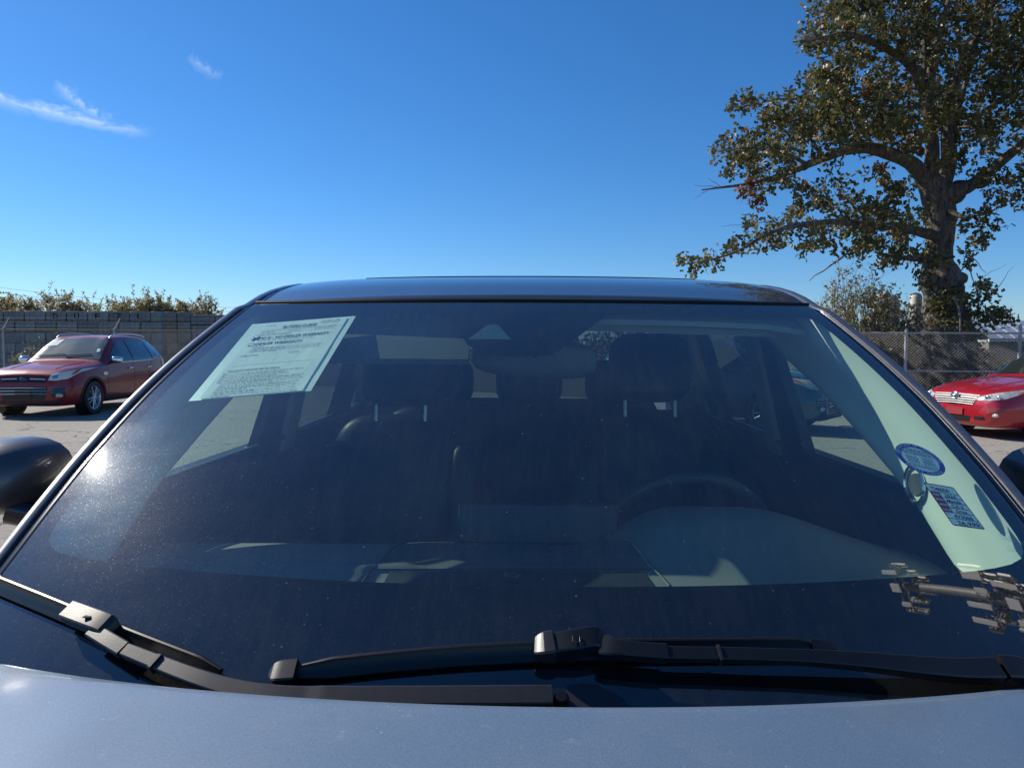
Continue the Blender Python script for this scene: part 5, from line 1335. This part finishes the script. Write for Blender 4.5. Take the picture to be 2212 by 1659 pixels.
def shrub(name, label, u, v_top, D, w_px, mat, n_stem=40, leaves=900, lsize=0.09, group=None, lean=0.0, z_base=0.0, bare=0.3, seed=1, thick=0.014):
    rn_ = random.Random(seed); top = at(u, v_top, D); b = Vector((top.x, D, z_base)); H = top.z - z_base; hw = w_px / FPX * D / 2
    root = empty(name, b); tag(root, label, 'shrub', group); iv = Matrix.Translation(-b)
    tm = MB(); lm = MB(); tips = []
    for i in range(n_stem):
        a = rn_.uniform(0, 2 * math.pi); rr_ = math.sqrt(rn_.random()); hh = H * (1 - 0.45 * rr_ ** 2) * rn_.uniform(0.75, 1.04)
        e = b + Vector((math.cos(a) * rr_ * hw + lean * hh, math.sin(a) * rr_ * hw * 0.7, hh)); s0 = b + Vector((math.cos(a) * rr_ * hw * 0.3, math.sin(a) * rr_ * hw * 0.3, 0))
        mid = s0.lerp(e, 0.55) + Vector((0, 0, 0.1 * hh)) + rv(rn_) * 0.08 * H; pts = resample([s0, mid, e], 4)
        tm.tube(pts, [lerp(thick, thick * 0.25, k / (len(pts) - 1)) for k in range(len(pts))], 4, cap=False)
        for k in range(6):
            q = pts[rn_.randint(2, len(pts) - 1)]; d = (rv(rn_).normalized() + Vector((0, 0, 0.9))).normalized() * rn_.uniform(0.08, 0.22) * max(H, 1) * 0.8
            tm.tube([q, q + d * 0.5 + rv(rn_) * 0.03, q + d], [thick * 0.4, thick * 0.3, thick * 0.15], 3, cap=False); tips.append((q, q + d))
    for _ in range(leaves):
        q0, q1 = rn_.choice(tips); add_leaf(lm, q0.lerp(q1, rn_.random()) + rv(rn_) * 0.07, lsize, rn_, 0.2, False)
    o1 = fast_build(tm, 'stems', M_TWIG, root, iv); o2 = fast_build(lm, 'foliage', mat, root, iv)
    return root
G1 = 'shrubs above the block wall'
for i, (u, vt, w, lb) in enumerate([(-40, 618, 130, 'olive shrub above the block wall at the very left edge'), (118, 628, 130, 'wide wispy shrub above the second and third wall blocks'), (190, 642, 90, 'low shrub above the block wall right of the wispy one'), (300, 626, 110, 'tallest twiggy shrub above the middle of the block wall'), (365, 648, 80, 'small shrub behind the right end of the block wall'), (438, 640, 90, 'bushy shrub above the shorter block stack by the windshield pillar'), (60, 645, 80, 'thin shrub above the block wall near the left edge'), (245, 650, 80, 'low brown shrub in the middle above the block wall'), (15, 640, 100, 'leafy shrub above the wall left of the first painted letter'), (335, 640, 90, 'dense shrub above the wall beside the tallest twiggy one'), (400, 652, 80, 'low dense shrub above the two tall end blocks')]):
    shrub('tall_shrub', lb, u, vt, 44 + (i % 3), w, M_SHRUB, 90, 9000, 0.13, G1, seed=40 + i, z_base=0.8, thick=0.022)
shrub('bramble', 'bramble with pale dry leaves climbing before the block wall', 75, 735, 24.0, 100, leaf_mat('pale_bramble_leaves', [(0, (0.12, 0.12, 0.07)), (0.5, (0.26, 0.25, 0.16)), (1, (0.42, 0.40, 0.30))]), 26, 500, 0.11, seed=77)
G2 = 'bushes behind the chain link fence'
for i, (u, vt, D, w, mat, n, lv, lb) in enumerate([
    (1850, 566, 19.0, 200, M_SHRUB, 110, 2600, 'tall bare twiggy bush left of the oak behind the fence'), (1905, 612, 18.6, 140, M_SHRUB, 70, 4200, 'olive leafy bush in front of the pale tank'), (1800, 672, 18.2, 140, M_SHRUB, 60, 3600, 'low olive bush beside the grey car roof pillar'),
    (1962, 662, 18.0, 120, M_SHRUB2, 60, 3000, 'grey green bush at the foot of the white post'), (2040, 700, 18.0, 110, M_SHRUB2, 40, 1500, 'ivy bush growing at the oak trunk base'), (2110, 735, 18.0, 100, M_SHRUB2, 40, 1300, 'dark low bush right of the oak trunk'), (1880, 760, 17.9, 150, M_SHRUB2, 40, 1800, 'dense low bush along the fence foot'), (2150, 760, 18.2, 120, M_SHRUB2, 30, 900, 'low bush behind the red sedan'), (2000, 790, 17.7, 130, M_SHRUB2, 40, 1600, 'low weeds bush in front of the oak trunk')]):
    shrub('bush', lb, u, vt, D, w, mat, n, lv, 0.085, G2, seed=90 + i)
# far firs on the right
def fir(u, vt, D, lb, seed):
    rn_ = random.Random(seed); top = at(u, vt, D); b = Vector((top.x, D, 0)); H = top.z; root = empty('fir_tree', b); tag(root, lb, 'tree', 'far firs on the right'); iv = Matrix.Translation(-b)
    fast_build(MB().tube([b, b + Vector((0, 0, H))], [0.2, 0.03], 6), 'trunk', M_BARK, root, iv); m = MB()
    for i in range(700):
        t = rn_.random() ** 0.7; z = H * (0.08 + 0.92 * t); rr_ = H * 0.30 * (1 - t) + 0.1; a = rn_.uniform(0, 6.283); d = Vector((math.cos(a), math.sin(a), -0.25)); l = rr_ * rn_.uniform(0.4, 1.0)
        p = b + Vector((0, 0, z)); s = Vector((-math.sin(a), math.cos(a), 0)) * l * 0.22
        m.add([p + d * l * 0.2, p + d * l * 0.7 + s, p + d * l, p + d * l * 0.7 - s], [(0, 1, 2, 3)])
    fast_build(m, 'foliage', M_FIR, root, iv)
for i, (u, vt, D, lb) in enumerate([(2165, 672, 70, 'fir tip left of the metal shed roof'), (2183, 664, 72, 'tallest far fir above the metal shed'), (2200, 678, 70, 'far fir above the shed near the frame edge'), (2222, 668, 74, 'far fir at the right frame edge'), (2146, 684, 75, 'small far fir beside the oak leaves')]): fir(u, vt, D, lb, 300 + i)

# far scrub along the back of the lot
rnt = random.Random(61); tl_ = MB()
for i in range(150):
    c = Vector((lerp(-46, 44, rnt.random()), rnt.uniform(78, 92), 0)); hh = rnt.uniform(2.2, 4.4); w = rnt.uniform(1.2, 2.6)
    for _ in range(110):
        d = rv(rnt); add_leaf(tl_, c + Vector((d.x * w, d.y * w, hh * (0.5 + 0.5 * d.z))), 0.55, rnt, 0.3, False)
me = bpy.data.meshes.new('scrub_belt'); me.from_pydata(tl_.v, [], tl_.f); me.materials.append(M_SHRUB2)
o = bpy.data.objects.new('scrub_belt', me); COL.objects.link(o); tag(o, 'far belt of olive scrub behind the lot', 'scrub', kind='stuff')

# ------------------------------------------------------------------ tanks and shed behind the fence
M_TANK = simple('off_white_tank', (0.52, 0.50, 0.45), 0.6, var=0.25, vscale=3)
def tank(u, vt, D, r_, lb, bands):
    top = at(u, vt, D); b = Vector((top.x, D, 0)); root = empty('white_tank', b); tag(root, lb, 'tank', 'tanks behind the fence')
    H = top.z
    MB().lathe([(0, H), (r_ * 0.5, H - r_ * 0.12), (r_ * 0.85, H - r_ * 0.4), (r_, H - r_ * 0.85), (r_, 0.0)], (0, 0, 0), (0, 0, 1), 28).build('shell', M_TANK, root)
    for z in bands: MB().lathe([(r_ + 0.002, -0.03), (r_ + 0.02, -0.03), (r_ + 0.02, 0.03), (r_ + 0.002, 0.03)], (0, 0, H * z), (0, 0, 1), 28).build('band', M_GALV, root)
tank(1912, 632, 27, 0.50, 'wide pale tank with rounded top behind the twiggy bush', (0.35, 0.6, 0.85))
tank(1979, 632, 22.0, 0.17, 'slim white standing cylinder between bush and oak', (0.5, 0.62, 0.75, 0.88))
sh = at(2180, 730, 30); shed = empty('metal_shed', (sh.x + 3, 31.5, 0)); tag(shed, 'pale metal shed with low gabled roof at the right edge', 'shed')
M_SHED = simple('pale_corrugated_metal', (0.40, 0.45, 0.50), 0.4, metal=0.5, var=0.1, vscale=2); M_SHEDW = simple('shed_wall', (0.20, 0.17, 0.14), 0.8, var=0.2, vscale=2)
zr = at(2160, 690, 30).z; ze = at(2160, 732, 30).z
xs0 = at(2141, 700, 30).x - shed.location.x
MB().box((xs0 + 4.0, 0, ze / 2 - 0.08), (8.0, 2.8, ze - 0.16)).build('wall', M_SHEDW, shed, smooth=False)
MB().box((xs0 + 4.0, -1.45, ze - 0.06), (8.1, 0.1, 0.12)).build('fascia', simple('white_fascia', (0.6, 0.6, 0.58), 0.6), shed, smooth=False)
for i in range(16):
    x = xs0 - 0.05 + 0.51 * i
    m = MB().slab([[Vector((x, -1.6, ze)), Vector((x + 0.46, -1.6, ze)), Vector((x + 0.51, -1.6, ze + 0.04))], [Vector((x, 0.1, zr)), Vector((x + 0.46, 0.1, zr)), Vector((x + 0.51, 0.1, zr + 0.04))]], (0, 0, 0.015)); m.build('roof_sheet', M_SHED, shed, smooth=False)
MB().slab([[Vector((xs0 - .05, 0.11, zr)), Vector((xs0 + 8.1, 0.11, zr))], [Vector((xs0 - .05, 1.6, ze)), Vector((xs0 + 8.1, 1.6, ze))]], (0, 0, 0.015)).build('roof_sheet', M_SHED, shed, smooth=False)

# ------------------------------------------------------------------ overhead lines far left
for i, (a, b, lb) in enumerate([((-200, 594), (760, 668), 'upper thin overhead wire in the left sky'), ((-200, 606), (760, 676), 'lower thin overhead wire in the left sky')]):
    p0, p1 = at(*a, 80), at(*b, 95); m = MB(); m.tube([p0.lerp(p1, t / 16) - Vector((0, 0, 1.2 * math.sin(math.pi * t / 16))) for t in range(17)], 0.014, 4); o = m.build('power_line', M_RUBBER); tag(o, lb, 'wire', 'overhead wires')

# ------------------------------------------------------------------ cell tower standing to the right (mirrored in the windshield)
M_TOWER = simple('tower_steel', (0.42, 0.41, 0.39), 0.55, metal=0.3, var=0.15, vscale=2); M_ANT = simple('antenna_panel_white', (0.86, 0.84, 0.78), 0.35)
TX, TY = 1 * 29.3, 7.3
tower = empty('cell_tower', (TX, TY, 0)); tag(tower, 'tall steel monopole with two tiers of antenna panels mirrored in the windshield corner', 'tower')
Z1, Z2 = 36.6, 27.6
MB().tube([(0, 0, 0), (0, 0, 12), (0, 0, Z2), (0, 0, Z1 + 0.6)], [0.55, 0.46, 0.36, 0.30], 16).build('pole', M_TOWER, tower)
def tier(z, rr_, seed, n_side):
    rn_ = random.Random(seed)
    fr = MB(); cs = [Vector((rr_ * math.cos(R(a)), rr_ * math.sin(R(a)), z)) for a in (20, 140, 260)]
    for i in range(3):
        a, b = cs[i], cs[(i + 1) % 3]
        for dz in (-0.5, 0.45): fr.tube([a + Vector((0, 0, dz)), b + Vector((0, 0, dz))], 0.05, 6)
        fr.tube([Vector((0, 0, z - 0.4)), a.lerp(b, 0.5) + Vector((0, 0, -0.4))], 0.07, 6); fr.tube([Vector((0, 0, z + 0.2)), a], 0.06, 6)
        for k in range(5): fr.tube([a.lerp(b, k / 4) + Vector((0, 0, -0.5)), a.lerp(b, min(1, (k + 1) / 4)) + Vector((0, 0, 0.45))], 0.03, 4)
    fm = fr.build('platform_frame', M_TOWER, tower)
    for i in range(3):
        a, b = cs[i], cs[(i + 1) % 3]; out = ((a + b) / 2 - Vector((0, 0, z))).normalized(); rot = out.to_track_quat('-Y', 'Z').to_matrix()
        for k in range(n_side):
            c = a.lerp(b, (k + 0.5) / n_side) + out * 0.22; ln = rn_.choice((1.2, 1.9, 2.3)); w = rn_.choice((0.32, 0.5, 0.62)); zo = rn_.uniform(-0.5, 0.7)
            pn = MB().box(c + Vector((0, 0, zo)), (w, 0.18, ln), rot, 0.03).build('antenna_panel', M_ANT, tower)
            MB().tube([c - out * 0.16 + Vector((0, 0, zo - ln * 0.6)), c - out * 0.16 + Vector((0, 0, zo + ln * 0.6))], 0.04, 6).build('mount_pipe', M_TOWER, pn)
            if rn_.random() < 0.6: MB().box(c - out * 0.35 + Vector((0, 0, zo - 0.2)), (0.34, 0.18, 0.5), rot, 0.02).build('radio_unit', simple('radio_grey', (0.30, 0.30, 0.29), 0.6), pn)
tier(Z1, 1.9, 4, 3); tier(Z2, 2.1, 9, 4); tier(Z2 - 3.0, 1.7, 13, 3)
